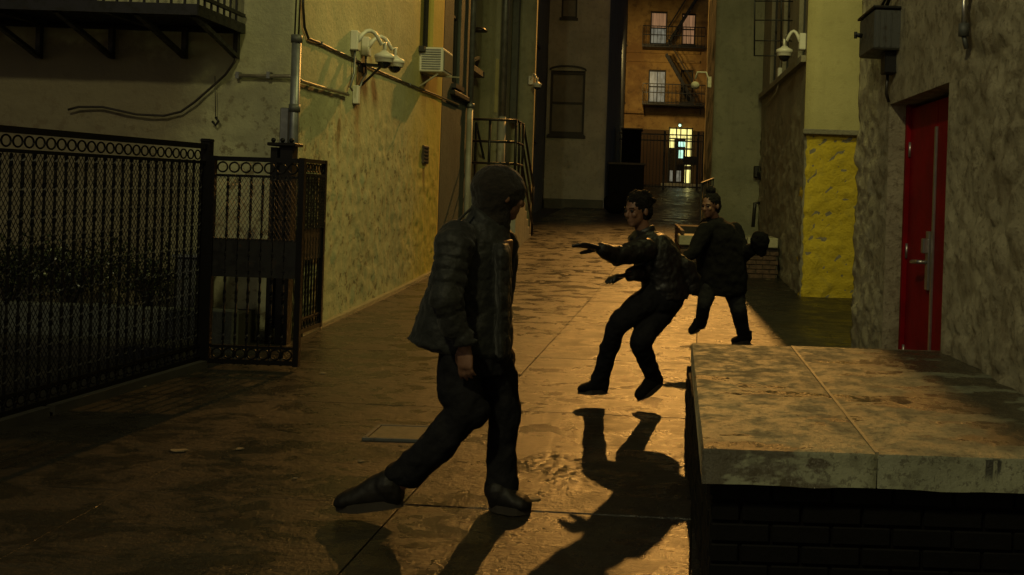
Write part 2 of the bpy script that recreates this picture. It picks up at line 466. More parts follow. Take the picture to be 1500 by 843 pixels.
# ---------------------------------------------------------------- relief walls
def amp_noise(p, s):
    q = V(p)*s
    return noise.noise(q)*.6 + noise.noise(q*2.3)*.3 + noise.noise(q*5.1)*.15
def stones(p, s):
    """rubble showing through the render"""
    q = V((p[0], p[1], p[2]*1.5))*s + V((3, 7, 1)) + noise.noise_vector(V(p)*s*1.7)*.35
    d, _ = noise.voronoi(q)
    return min((d[1]-d[0])*1.8, 1.0)

def ribbon(name, mat, parent, pts, res, zs, relief, holes=(), closed=True, depth=.2, kind=None):
    """closed plan outline raised to walls with modelled relief; holes = (segment, s0, s1, z0, z1[, depth])"""
    n = len(pts); pts = [V((p[0], p[1], 0)) for p in pts]
    segs = [(i, (i+1) % n) for i in range(n if closed else n-1)]
    area = sum(pts[i].x*pts[(i+1) % n].y - pts[(i+1) % n].x*pts[i].y for i in range(n))
    sg = 1 if area > 0 else -1
    def nrm(i):
        a, b = segs[i % len(segs)]
        d = (pts[b]-pts[a]).normalized(); return V((d.y, -d.x, 0))*sg
    hz = set()
    for h in holes: hz |= {h[3], h[4]}
    zz = sorted(set([z for z in zs if all(abs(z-q) > .012 for q in hz)]) | hz)
    cols = []   # (pos, normal, seg, s)
    for i, (a, b) in enumerate(segs):
        L = (pts[b]-pts[a]).length; d = (pts[b]-pts[a]).normalized()
        r = res[i]; ss = [L*k/max(1, round(L/r)) for k in range(max(1, round(L/r)))]
        hs = set()
        for h in holes:
            if h[0] == i: hs |= {h[1], h[2]}
        ss = sorted(set([s_ for s_ in ss if s_ == 0 or all(abs(s_-q) > .012 for q in hs)]) | hs)
        for s_ in ss:
            nn = nrm(i)
            if s_ == 0 and (closed or i > 0): nn = (nrm(i)+nrm(i-1)).normalized()
            cols.append((pts[a]+d*s_, nn, i, s_))
    if not closed: cols.append((pts[-1], nrm(len(segs)-1), len(segs)-1, (pts[-1]-pts[-2]).length))
    nc = len(cols); nz = len(zz); vs = []; fs = []
    for (p, nn, i, s_) in cols:
        hh = [h for h in holes if h[0] == i]
        for z in zz:
            f = 1.0
            for h in hh:
                dx = max(h[1]-s_, 0, s_-h[2]); dz = max(h[3]-z, 0, z-h[4])
                f = min(f, math.hypot(dx, dz)/.10)
            q = V((p.x, p.y, z))
            vs.append(q + nn*relief(q, i)*f)
    rng = nc if closed else nc-1
    for c in range(rng):
        c2 = (c+1) % nc; i, s0 = cols[c][2], cols[c][3]
        s1 = cols[c2][3] if (c2 != 0 and cols[c2][2] == i) else (pts[segs[i][1]]-pts[segs[i][0]]).length
        sm = (s0+s1)/2
        hh = [h for h in holes if h[0] == i and h[1] < sm < h[2]]
        for k in range(nz-1):
            zm = (zz[k]+zz[k+1])/2
            if any(h[3] < zm < h[4] for h in hh): continue
            q = (c*nz+k, c2*nz+k, c2*nz+k+1, c*nz+k+1)
            fs.append(q if sg > 0 else q[::-1])
    mb = MB(); mb.add(vs, fs, True)
    if closed: mb.add([], [tuple((c*nz+nz-1) for c in range(nc))][:0])
    for h in holes:
        i, s0, s1, z0, z1 = h[:5]; dp = h[5] if len(h) > 5 else depth
        a, b = segs[i]; d = (pts[b]-pts[a]).normalized(); nn = nrm(i)
        def P(s_, z, k): q = pts[a]+d*s_ - nn*k*dp; return (q.x, q.y, z)
        o = [P(s0, z0, 0), P(s1, z0, 0), P(s1, z1, 0), P(s0, z1, 0), P(s0, z0, 1), P(s1, z0, 1), P(s1, z1, 1), P(s0, z1, 1)]
        mb.add(o, [(0, 1, 5, 4), (1, 2, 6, 5), (2, 3, 7, 6), (3, 0, 4, 7), (4, 5, 6, 7)])
    if closed:   # flat roof
        zt = zz[-1]; mb.add([(p.x, p.y, zt) for p in pts], [tuple(range(n))])
    return mb.build(name, mat, parent, kind)

def zrange(z0, z1, r, top):
    k = max(1, round((z1-z0)/r)); out = [z0+(z1-z0)*i/k for i in range(k+1)]
    if top > z1+.01: out += [z1+(top-z1)*.3, top]
    return out

# window in a wall: a frame, two panes, a meeting rail, a sill.  p0/p1 bottom corners on the outer face
def window(parent, p0, p1, z0, z1, nrm, inset=.1, glass='glass', frame='frame', sill=True, arch=0.0, bars=1, fw=.05, mull=0):
    p0, p1, nn = V(p0), V(p1), V(nrm)
    d = (p1-p0).normalized(); L = (p1-p0).length
    o = p0 - nn*inset; o.z = 0
    Z = V((0, 0, 1))
    f = MB()
    f.bar(o+Z*(z0), o+Z*z1, fw, fw, d); f.bar(o+d*L+Z*z0, o+d*L+Z*z1, fw, fw, d)
    f.bar(o+d*fw/2+Z*(z0+fw/2), o+d*(L-fw/2)+Z*(z0+fw/2), fw-.004, fw); f.bar(o+d*fw/2+Z*(z1-fw/2), o+d*(L-fw/2)+Z*(z1-fw/2), fw-.004, fw)
    for i in range(bars):
        zz = z0+(z1-z0)*(i+1)/(bars+1); f.bar(o+d*fw/2+Z*zz, o+d*(L-fw/2)+Z*zz, fw*.8, fw*.8)
    for i in range(mull):
        s_ = L*(i+1)/(mull+1); f.bar(o+d*s_+Z*(z0+fw), o+d*s_+Z*(z1-fw), fw*.5, fw*.5, d)
    wo = f.build('window', M[frame], parent)
    for i in range(bars+1):
        za = z0+(z1-z0)*i/(bars+1)+.01; zb = z0+(z1-z0)*(i+1)/(bars+1)-.01
        g_ = MB(); off = -nn*(.012+.01*i)
        g_.bar(o+off+d*.01+Z*(za+zb)/2, o+off+d*(L-.01)+Z*(za+zb)/2, .01, zb-za)
        g_.build('pane', M[glass] if isinstance(glass, str) else M[glass[i]], wo)
    if sill:
        s_ = MB(); q0 = p0-d*.06; q1 = p1+d*.06; q0.z = q1.z = z0-.045
        s_.bar(q0+nn*.0, q1+nn*.0, .16, .07); s_.build('sill', M['stone_cap'] if frame != 'dark_frame' else M[frame], wo)
    return wo

def part_of(bld, *a): pass

# ================================================================ LEFT BUILDING (near)
LB = thing('painted_stone_building', 'tall yellow-green painted building with two dome cameras on its side wall', 'building', (-7, 11.6, .2))
def rel_left(q, i):
    if i in (0, 1):
        lowf = 1/(1+math.exp((q.z-2.35+noise.noise(V(q)*.8)*.5)*5))
        r = amp_noise(q, 2.2)*.010
        s_ = stones(q, 4.2)
        return r + lowf*((s_-.5)*.012 + amp_noise(q, 9)*.026 + amp_noise(q, 22)*.012) + (1-lowf)*amp_noise(q, 7)*.003
    return 0
LX = -3.23
# outline: start (-13,8.66) -> (LX,8.66) -> (LX,14.7) -> (-13,14.7)
zsL = zrange(.1, 5.6, .05, 13)
holesL = [(1, 13.2-8.66, 14.0-8.66, 3.55, 5.4, .18), (0, -5.85+13, -5.05+13, 3.15, 5.0, .2), (0, -8.6+13, -6.75+13, 3.15, 5.0, .2)]
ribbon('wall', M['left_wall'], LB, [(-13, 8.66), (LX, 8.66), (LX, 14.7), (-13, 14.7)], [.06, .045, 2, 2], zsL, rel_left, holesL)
window(LB, (LX, 13.22, 0), (LX, 13.98, 0), 3.57, 5.38, (1, 0, 0), .1, 'glass', 'dark_frame')
window(LB, (-5.83, 8.66, 0), (-5.07, 8.66, 0), 3.17, 4.98, (0, -1, 0), .1, 'glass', 'dark_frame')
window(LB, (-8.58, 8.66, 0), (-6.77, 8.66, 0), 3.17, 4.98, (0, -1, 0), .1, 'glass', 'dark_frame')
# dark kerb strip at the foot of the side wall
k = MB()
for y0, y1_ in ((8.9, 11.0), (11.0, 13.0), (13.0, 14.69)): k.bar((LX+.02, y0, g(y0)+.0), (LX+.02, y1_, g(y1_)+.0), .07, .07)
k.build('plinth', M['conduit'], LB)
# small dark vent on the wall
t = MB(); a = at(621, 213, 13.55); c = at(628, 241, 13.85)
t.box((LX-.02, 13.55, c.z), (LX+.03, 13.85, a.z), .006); vent = t.build('vent', M['frame'], LB)
t = MB()
for i in range(5): zz = c.z+.03+(a.z-c.z-.06)*i/4; t.box((LX+.026, 13.58, zz-.006), (LX+.04, 13.82, zz+.006))
t.build('slat', M['dark_frame'], vent)
t = MB()
t.add([], []); a0 = at(517, 98, 10.5)
t.box((LX, 10.45, 2.86), (LX+.02, 10.75, 2.97)); t.bar((LX+.01, 10.6, 2.95), (LX+.32, 10.55, 2.93), .07, .03); t.bar((LX+.01, 10.6, 2.72), (LX+.22, 10.56, 2.92), .02)
t.build('wall_bracket', M['iron'], LB)
t = MB(); t.box((LX+.004, 10.42, 2.62), (LX+.012, 10.58, 2.9)); t.build('rust_plate', rusty('rust_patch', (.12, .07, .025), (.07, .03, .01), .8, 0, .9), LB)

# fire escape on the front face
FE = thing('fire_escape', 'black iron fire escape balcony on brackets across the near left wall above the fence', 'fire escape', (-5.5, 8.2, 3.0))
t = MB(); FX1 = -3.70
x = -10.6
t2 = MB()
for yy in [7.76+.045*i for i in range(20)]:
    t2.bar((-10.6, yy, 3.0), (FX1, yy, 3.0), .032, .012)
t2.build('deck', M['iron'], FE)
t = MB()
t.bar((-10.6, 7.74, 2.985), (FX1, 7.74, 2.985), .012, .09); t.bar((-10.6, 8.63, 2.985), (FX1, 8.63, 2.985), .012, .09); t.bar((FX1, 7.74, 2.985), (FX1, 8.64, 2.985), .012, .09)
for xx in (-9.4, -8.1, -6.8, -5.5, -4.5): t.bar((xx, 7.75, 2.97), (xx, 8.63, 2.97), .05, .04)
t.build('deck_frame', M['iron'], FE)
for px in (57, 163, 270, 346):
    b = at(px, 83, 8.62)
    t = MB(); t.bar((b.x, 8.62, b.z-.02), (b.x, 8.62, 2.97), .05, .04, V((1, 0, 0))); t.bar((b.x, 8.61, b.z), (b.x, 7.80, 2.95), .045, .035); t.build('bracket', M['iron'], FE)
t = MB(); t.bar((-10.6, 7.75, 3.9), (FX1, 7.75, 3.9), .04); t.bar((FX1, 7.75, 3.9), (FX1, 8.62, 3.9), .04); t.bar((-10.6, 7.75, 3.1), (FX1, 7.75, 3.1), .03); t.bar((FX1, 7.75, 3.1), (FX1, 8.62, 3.1), .03); t.build('rail', M['iron'], FE)
bal = MB(); bal.bar((0, 0, 3.0), (0, 0, 3.9), .016); base_b = None
xx = -3.72; k = 0
pos = [(FX1-.11*i, 7.75) for i in range(62)] + [(FX1, 7.86+.12*i) for i in range(6)]
me_b = None
for (bx, by) in pos:
    if me_b is None:
        o = bal.build('baluster', M['iron'], FE); me_b = o.data
    else: o = link('baluster', me_b, None, FE)
    o.location = (bx, by, 0)

# near corner: conduits, pipe, cables
DP = thing('conduit_pipe', 'grey vertical conduit pipe at the near corner of the left building', 'pipe', (LX+.05, 8.6, 2))
t = MB(); cx = at(434, 120, 8.58).x
t.tube([(cx, 8.56, 1.2), (cx, 8.56, at(434, 56, 8.56).z)], .042, 12); t.build('tube', M['galv'], DP)
zc = at(434, 55, 8.56).z
for dz in (.0, -.62): t = MB(); t.tube([(cx, 8.56, zc+dz-.05), (cx, 8.56, zc+dz+.02)], .05, 12); t.build('collar', M['boxgrey'], DP)
t = MB()
for dx in (-.02, .015): t.tube([(cx+dx, 8.56, zc), (cx+dx, 8.57, zc+.4), (cx+dx*2, 8.58, zc+2.2)], .008, 6)
t.build('cable', M['cable'], DP)
t = MB(); z0 = at(420, 230, 8.56).z
t.box((cx-.13, 8.56, .3), (cx-.05, 8.62, at(420, 158, 8.56).z), .008); t.build('flat_duct', M['galv'], DP)

WC = thing('wall_cable', 'black cable sloping along the pale left wall from its corner to the white pipe', 'cable', (LX, 12, 3))
pts = []
def onL(px, py, off=.03):
    """point on the plane of the left side wall that shows at px,py"""
    dx, dy = px-950, py-287; u = dx*CR+dy*SR; v = -dx*SR+dy*CR
    Y = (LX+off)*1400/u; return V((LX+off, Y, 1.6-v*Y/1400))
def onR(px, py, X=1.78, off=-.03):
    dx, dy = px-950, py-287; u = dx*CR+dy*SR; v = -dx*SR+dy*CR
    Y = (X+off)*1400/u; return V((X+off, Y, 1.6-v*Y/1400))
cp = [(444, -30), (444, 10), (446, 40), (452, 57), (470, 64), (490, 74), (520, 88), (560, 107), (600, 124), (640, 140), (672, 154)]
t = MB(); t.tube([onL(*p, off=.02) for p in cp], .013, 8); t.build('cable_run', M['cable'], WC)
t = MB()
for p in cp[4::2]:
    q = onL(*p, off=.02); t.box((q.x-.02, q.y-.008, q.z-.018), (q.x+.018, q.y+.008, q.z+.018))
t.build('clip', M['galv'], WC)

HC = thing('horizontal_conduit', 'thin pale conduit across the left building corner below the cameras', 'conduit', (LX, 9, 2.7))
t = MB()
a1 = at(345, 111, 8.6); a2 = at(424, 112, 8.6)
t.tube([a1, a2, (LX+.04, 8.6, a2.z-.01), onL(441, 119, .035), onL(470, 128, .035), onL(510, 139, .035)], .017, 8); t.build('tube', M['conduit'], HC)
t = MB()
for px, py in ((350, 111), (395, 111)): q = at(px, py, 8.62); t.box((q.x-.015, 8.58, q.z-.03), (q.x+.015, 8.65, q.z+.03))
for px, py in ((457, 124), (484, 132)): q = onL(px, py, .02); t.box((q.x-.02, q.y-.008, q.z-.018), (q.x+.018, q.y+.008, q.z+.018))
t.build('clip', M['galv'], HC)
SC = thing('sagging_cable', 'loose cable drooping across the near left wall under the fire escape', 'cable', (-5, 8.6, 2.5))
cps = [(100, 161), (115, 157), (150, 157), (200, 168), (240, 170), (265, 164), (285, 150), (310, 128), (330, 110), (343, 92), (346, 84)]
t = MB(); t.tube([at(*p, 8.60) for p in cps], .011, 6); t.build('cable_run', M['cable'], SC)
HK = thing('hanging_hook', 'small dark hook hanging on a wire from the conduit on the near left wall', 'hook', at(316, 150, 8.6))
t = MB(); t.tube([at(315, 112, 8.6), at(316, 172, 8.6)], .004, 5); t.build('wire', M['cable'], HK)
t = MB(); t.tube([at(316, 172, 8.6), at(320, 178, 8.6), at(316, 184, 8.6), at(311, 178, 8.6)], .012, 6); t.build('hook', M['iron'], HK)

# dome cameras
def dome_camera(name, label, mount, out, nrm, drop=.18, s=1.0, group=None, side=V((0, 1, 0)), tailbox=None):
    """mount: point on the wall; out: horizontal reach vector to the dome axis"""
    mount = V(mount); nn = V(nrm); r = thing(name, label, 'security camera', mount, group)
    t = MB(); w_ = .055*s
    p = mount+nn*.04*s
    t.box(p-V((abs(nn.x)*.04*s+abs(nn.y)*w_, abs(nn.y)*.04*s+abs(nn.x)*w_, .10*s)), p+V((abs(nn.x)*.04*s+abs(nn.y)*w_, abs(nn.y)*.04*s+abs(nn.x)*w_, .10*s)), .01*s); t.build('mount_box', M['white'], r)
    t = MB(); a = mount+nn*.07*s; e = a+V(out)
    pts = [a]
    for i in range(1, 8):
        q = i/7; pts.append(a+V(out)*q+V((0, 0, .13*s*math.sin(PI*min(q*1.15, 1))**.8 if q < .87 else .13*s*.25)))
    pts.append(e+V((0, 0, -.06*s)))
    t.tube(pts, .021*s, 8); t.build('arm', M['white'], r)
    t = MB(); c = e+V((0, 0, -.07*s))
    prof = [(.03, .02), (.05, 0), (.10, -.025), (.105, -.06), (.095, -.065), (.09, -.10), (.085, -.105)]
    X, Yv = V((1, 0, 0)), V((0, 1, 0))
    t.loft([(c+V((0, 0, z*s)), X*rr*s, Yv*rr*s) for rr, z in prof], 18); t.build('housing', M['white'], r)
    t = MB(); t.ball(c+V((0, 0, -.10*s)), .07*s, n=14); t.build('dome', M['smoke'], r)
    return r
A_ = onL(515, 60, 0); B_ = onL(530, 68, 0)
cA = dome_camera('security_camera', 'left one of two white dome cameras high on the left wall, mounted nearer the corner', A_, V((.20, .30, 0)), (1, 0, 0), s=1.05, group='paired dome cameras on the left wall')
cB = dome_camera('security_camera', 'right one of two white dome cameras high on the left wall, its box lower', B_+V((0, .03, 0)), V((.22, .26, 0)), (1, 0, 0), s=1.05, group='paired dome cameras on the left wall')
JB = thing('junction_box', 'small white junction box under the paired cameras with looped flexible conduits', 'junction box', onL(519, 138, 0))
q = onL(519, 138, 0); t = MB(); t.box((LX, q.y-.06, q.z-.11), (LX+.06, q.y+.02, q.z+.09), .008); t.build('box', M['white'], JB)
t = MB(); t.box((LX, q.y+.035, q.z-.11), (LX+.035, q.y+.10, q.z+.07), .006); t.build('meter_plate', rusty('rusty_steel', (.25, .16, .10), (.12, .05, .02), .5, .2, .6), JB)
t = MB(); t.tube([A_+V((.04, 0, -.1)), A_+V((.04, .0, -.35)), onL(513, 128, .04), onL(516, 133, .04)], .012, 6)
t.tube([B_+V((.04, .03, -.1)), B_+V((.04, .06, -.3)), onL(530, 120, .04), onL(526, 132, .04)], .012, 6); t.build('flex_conduit', M['galv'], JB)

# window air conditioner
AC = thing('air_conditioner', 'old white window air conditioner jutting from the left wall window', 'air conditioner', (LX+.2, 13.6, 3.35))
t = MB(); t.box((LX-.1, 13.25, 3.22), (LX+.32, 13.9, 3.56), .012); t.build('case', M['white'], AC)
t = MB()
for i in range(9): zz = 3.255+.033*i; t.box((LX+.03, 13.235, zz), (LX+.29, 13.25, zz+.014))
t.build('side_grille', M['galv'], AC)
t = MB(); t.box((LX+.315, 13.30, 3.26), (LX+.33, 13.86, 3.52)); t.build('rear_coil', M['blue'], AC)
t = MB(); t.bar((LX+.02, 13.4, 3.19), (LX+.45, 13.75, 3.21), .02); t.bar((LX, 13.3, 3.02), (LX+.25, 13.3, 3.2), .02); t.build('support_stick', M['conduit'], AC)

# ================================================================ BLUE-GREY BUILDING
BB = thing('blue_grey_building', 'dull blue-grey building joined behind the yellow-painted left wall', 'building', (-6, 15.7, .3))
ribbon('wall', M['blue'], BB, [(-12, 14.71), (LX-.01, 14.71), (LX-.01, 16.85), (-12, 16.85)], [2, .12, 2, 2], zrange(.1, 5, .12, 14), lambda q, i: amp_noise(q, 3)*.006 if i == 1 else 0, [(1, .75, 1.35, 3.3, 5.6, .15)])
window(BB, (LX-.01, 15.48, 0), (LX-.01, 16.04, 0), 3.32, 5.58, (1, 0, 0), .08, 'glass', 'dark_frame')
t = MB(); t.box((LX-.02, 15.35, 3.12), (LX+.07, 16.83, 3.2), .01); t.build('ledge', M['dark_frame'], BB)
WP = thing('white_downpipe', 'white vertical downpipe at the far edge of the blue-grey wall', 'pipe', (LX+.05, 16.7, 1))
t = MB(); a = onL(679, 154, .06); t.tube([(LX+.06, 16.72, .55), (LX+.06, 16.72, a.z)], .055, 10); t.build('tube', M['white_pipe'], WP)
t = MB(); t.tube([(LX+.06, 16.72, a.z), (LX+.06, 16.72, a.z+.08)], .075, 10); t.tube([(LX+.06, 16.72, a.z+.08), (LX+.06, 16.72, 9)], .05, 10); t.build('upper_tube', M['galv'], WP)

# ================================================================ STEPPED PALE BUILDING with entry landing
PB = thing('stepped_pale_building', 'pale stepped building behind the white downpipe, entry landing at its foot', 'building', (-4.5, 19.5, .6))
out = [(-8, 16.86), (-3.5, 16.86), (-3.5, 19.6), (-3.0, 19.6), (-3.0, 20.7), (-2.56, 20.7), (-2.56, 20.98), (-3.6, 20.98), (-8, 21.9)]
ribbon('wall', M['l3'], PB, out, [1, .2, .2, .2, .2, .2, .2, 2, 2], zrange(.3, 6, .25, 15), lambda q, i: amp_noise(q, 2)*.008, [(1, .9, 1.8, 1.75, 3.75, .12)])
DG = thing('shaded_gap_wall', 'narrow wall with windows, darkened for shade, between the pale stepped wall and grey facade', 'building', (-5, 25, .9))  # split from the pale building; darker colour stands in for shade from the floodlight
ribbon('wall', M['l3dark'], DG, [(-8, 21.95), (-3.18, 21.95), (-3.18, 28.99), (-8, 28.99)], [2, .5, 2, 2], zrange(.3, 6, .4, 15), lambda q, i: amp_noise(q, 2)*.008, [(1, 3.55, 4.45, 3.0, 5.0, .15), (1, 3.55, 4.45, 5.6, 7.6, .15)])
t = MB(); t.box((-3.61, 17.78, 1.77), (-3.57, 18.64, 3.73)); d = t.build('door', M['frame'], PB)
t = MB(); t.box((-3.575, 17.84, 2.9), (-3.56, 18.58, 3.6)); t.build('door_glass', M['glass'], d)
t = MB(); t.box((-3.50, 17.66, 3.80), (-3.30, 18.78, 3.92), .01); t.bar((-3.49, 17.7, 3.92), (-3.32, 18.22, 4.12), .06, .05); t.bar((-3.32, 18.22, 4.12), (-3.49, 18.74, 3.92), .06, .05); t.build('door_hood', M['l3dark'], PB)
window(DG, (-3.18, 25.52, 0), (-3.18, 26.38, 0), 3.02, 4.98, (1, 0, 0), .08, 'glass', 'dark_frame')
window(DG, (-3.18, 25.52, 0), (-3.18, 26.38, 0), 5.62, 7.58, (1, 0, 0), .08, 'glass', 'dark_frame')
t = MB(); t.box((-2.995, 20.2, 3.05), (-2.86, 20.45, 15), .01); t.build('grey_pilaster', M['l3dark'], PB)
t = MB(); t.box((-3.22, 19.585, 3.2), (-3.15, 19.605, 4.3)); t.build('stain_strip', M['cream'], PB)
DP2 = thing('grey_downpipe', 'grey drainpipe down the pale stepped wall behind the landing rail', 'pipe', (-2.9, 20.0, 3))
t = MB(); pz = at(740, 172, 19.55).z; t.tube([(at(738, 100, 19.5).x, 19.5, pz), (at(738, 100, 19.5).x, 19.5, 9)], .07, 10); t.build('tube', M['galv'], DP2)
t = MB(); t.tube([(at(738, 100, 19.5).x, 19.5, .9), (at(738, 100, 19.5).x, 19.5, pz)], .08, 10); t.build('lower_tube', M['white_pipe'], DP2)
GL = thing('gooseneck_lamp', 'unlit dark gooseneck lamp over the side door by the landing', 'lamp', (-3.4, 18.3, 4.3))
t = MB(); t.tube([(-3.47, 18.1, 3.95), (-3.40, 18.1, 4.3), at(693, 55, 18.1), at(697, 45, 18.1)], .018, 8); t.build('arm', M['iron'], GL)
t = MB(); c = at(703, 44, 18.1); X, Yv = V((1, 0, 0)), V((0, 1, 0)); t.loft([(c+V((0, 0, .04)), X*.05, Yv*.05), (c+V((0, 0, .03)), X*.10, Yv*.10), (c+V((0, 0, -.03)), X*.15, Yv*.15), (c+V((0, 0, -.035)), X*.14, Yv*.14)], 16); t.build('shade', M['iron'], GL)
dome_camera('security_camera', 'small white camera on the pale stepped wall above the landing rail', (-2.62, 20.68, at(768, 118, 20.68).z), V((.16, -.15, 0)), (0, -1, 0), s=.95)

# landing with railing and stair
ST = thing('entry_landing', 'raised entry landing with black pipe railing and stairs behind the hooded man', 'stairs', (-3, 18.5, .6))
t = MB(); t.box((-3.49, 17.5, .4), (-2.42, 18.6, 1.72), .01); t.build('platform', M['far_grey'], ST)
for i in range(7):
    t = MB(); z1 = 1.72-.17*(i+1); t.box((-3.49, 18.61+.27*i, .5), (-2.46, 18.88+.27*i, z1), .008); t.build('step', M['far_grey'], ST)
def rail_pts(z): return [(-3.45, 17.55, z), (-2.47, 17.55, z), (-2.47, 18.55, z)]
for z in (2.90, 2.50, 2.10):
    t = MB(); p = rail_pts(z); t.tube(p[:2], .024, 8); t.tube(p[1:], .024, 8)
    t.tube([(-2.47, 18.55, z), (-2.47, 20.45, z-1.18)], .024, 8); t.build('rail', M['iron'], ST)
for (px_, py_) in ((-3.4, 17.55), (-2.95, 17.55), (-2.47, 17.55), (-2.47, 18.05), (-2.47, 18.55)):
    t = MB(); t.tube([(px_, py_, 1.72), (px_, py_, 2.92)], .024, 8); t.build('post', M['iron'], ST)
t = MB(); t.tube([(-2.47, 20.45, .55), (-2.47, 20.45, 1.76)], .024, 8); t.build('post', M['iron'], ST)
t = MB(); t.tube([(-3.4, 18.62, 1.7), (-3.4, 18.62, 2.9), (-3.4, 20.4, 1.72), (-3.4, 20.4, .6)], .024, 8); t.build('handrail', M['iron'], ST)

# ================================================================ GREY FACADE across the alley
GF = thing('grey_facade_building', 'plain grey building facing down the alley with one arched window', 'building', (-4, 31, 1.2))
xr = at(889, 150, 29).x
wa, wb = at(804, 197, 29), at(858, 105, 29)
sa, sb = at(822, 27, 29), at(847, -30, 29)
holesG = [(0, wa.x+9, wb.x+9, wa.z, wb.z, .2), (0, sa.x+9, sb.x+9, sa.z, sb.z, .2)]
ribbon('wall', M['far_grey'], GF, [(-9, 29), (xr, 29), (xr, 29.3), (-9, 29.3)], [.25, 1.0, 3, 3], zrange(1.0, 9, .25, 17), lambda q, i: amp_noise(q, 1.2)*.010, holesG)
window(GF, (wa.x+.03, 29, 0), (wb.x-.03, 29, 0), wa.z+.02, wb.z-.02, (0, -1, 0), .10, 'boards', 'dark_frame', fw=.08)
window(GF, (sa.x+.02, 29, 0), (sb.x-.02, 29, 0), sa.z+.02, sb.z-.02, (0, -1, 0), .10, 'boards', 'dark_frame', fw=.06)
ribbon('side_wall', M['l3dark'], GF, [(-9, 29.31), (xr-.02, 29.31), (xr+.1, 44.9), (-9, 44.9)], [3, 1, 3, 3], zrange(1.0, 9, .5, 17), lambda q, i: 0)  # coloured darker than the front to stand in for shade on this side
t = MB(); cx_ = (wa.x+wb.x)/2; hw = (wb.x-wa.x)/2+.02
pp = [(cx_+hw*math.cos(PI*i/8), 28.97, wb.z+.02+.12*math.sin(PI*i/8)) for i in range(9)]
for i in range(8): t.bar(pp[i], pp[i+1], .05, .07, V((0, 1, 0)))
t.build('arch_trim', M['dark_frame'], GF)
t = MB(); t.box((wa.x-.06, 28.93, wa.z-.1), (wb.x+.06, 28.998, wa.z-.02)); t.build('window_sill', M['dark_frame'], GF)
t = MB(); t.box((-3.15, 28.75, 1.0), (xr-.02, 28.99, 1.42), .02); t.build('base_course', M['l3dark'], GF)

# ================================================================ FAR OCHRE BUILDING
OB = thing('ochre_building', 'lamp-lit ochre building closing the end of the alley, glowing glass entry', 'building', (0, 48, 2))
def farrect(x0, y0, x1, y1, Y=45.0):
    a = at(x0, y1, Y); b = at(x1, y0, Y); return a.x, b.x, a.z, b.z
wins = [(949, 103, 976, 151, 'lit_grey', 0), (952, 17, 978, 65, ('lit_grey', 'lit_orange'), 0), (910, 103, 917, 150, 'lit_dim', 0), (910, 20, 920, 66, 'lit_dim', 0), (996, 103, 1016, 151, 'glass', 0), (998, 20, 1020, 66, 'lit_orange', 0)]
hol = []
for (x0, y0, x1, y1, gl, _) in wins:
    q = farrect(x0, y0, x1, y1); hol.append((0, q[0]+8, q[1]+8, q[2], q[3], .25))
dr = farrect(977, 188, 1015, 270); hol.append((0, dr[0]+8, dr[1]+8, dr[2], dr[3], .5))
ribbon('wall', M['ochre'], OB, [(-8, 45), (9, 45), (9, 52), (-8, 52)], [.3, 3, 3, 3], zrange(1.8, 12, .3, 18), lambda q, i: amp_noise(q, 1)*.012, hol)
for (x0, y0, x1, y1, gl, _) in wins:
    q = farrect(x0, y0, x1, y1)
    window(OB, (q[0]+.02, 45, 0), (q[1]-.02, 45, 0), q[2]+.01, q[3]-.01, (0, -1, 0), .14, gl, 'dark_frame', fw=.07, mull=1 if gl in ('lit_grey',) else 0)
for y in (164, 88, 75):
    t = MB(); a = at(913, y, 44.95); t.box((a.x, 44.88, a.z-.06), (2.2, 44.985, a.z+.06)); t.build('string_course', M['ochre'], OB)
# glazed entry
EN = MB(); fwz = .06
x0, x1, z0, z1 = dr
ent = MB()
for xx in (x0+.03, x0+.36, x0+.86, x1-.03): ent.bar((xx, 44.8, z0), (xx, 44.8, z1), .06, .06, V((0, 1, 0)))
for zf in (.02, .62, .80, .98): ent.bar((x0+.06, 44.8, z0+(z1-z0)*zf), (x1-.06, 44.8, z0+(z1-z0)*zf), .055, .055)
entry = ent.build('entry_door', M['dark_frame'], OB)
def epane(xa, xb, za, zb, mt, nm='pane', Y=44.84):
    t = MB(); t.box((x0+(x1-x0)*xa, Y, z0+(z1-z0)*za), (x0+(x1-x0)*xb, Y+.02, z0+(z1-z0)*zb)); return t.build(nm, M[mt], entry)
epane(.04, .48, .81, .97, 'lit_lobby'); epane(.52, .96, .81, .97, 'lit_lobby')
epane(.04, .25, .64, .79, 'lit_lobby'); epane(.72, .96, .64, .79, 'lit_lobby')
epane(.72, .96, .33, .61, 'lit_lobby'); epane(.72, .96, .03, .26, 'lit_lobby')
epane(.30, .68, .03, .61, 'glass'); epane(.05, .24, .03, .61, 'glass'); epane(.28, .70, .64, .79, 'glass')
epane(.08, .24, .05, .24, 'lit_grey', 'pane', 44.82); epane(.36, .56, .05, .24, 'lit_grey', 'pane', 44.82); epane(.72, .96, .26, .33, 'boards', 'pane', 44.82)
epane(.42, .70, .66, .76, 'lit_sign', 'lit_sign', 44.74); epane(.44, .62, .46, .60, 'lit_sign', 'lit_notice', 44.74)
t = MB(); t.box((x0-.3, 44.0, 2.0), (x1+.4, 44.9, z0+.03), .02); t.build('doorstep', M['stone_cap'], OB)
DL = thing('entry_lamp', 'small green-white lamp glowing above the far glass entry', 'lamp', at(996, 184, 44.9))
c = at(996, 184, 44.85); t = MB(); t.ball(c, .065); t.build('bulb', M['lit_lamp'], DL)
t = MB(); t.box((c.x-.06, 44.9, c.z-.05), (c.x+.06, 44.98, c.z+.12), .01); t.build('bracket', M['iron'], DL)

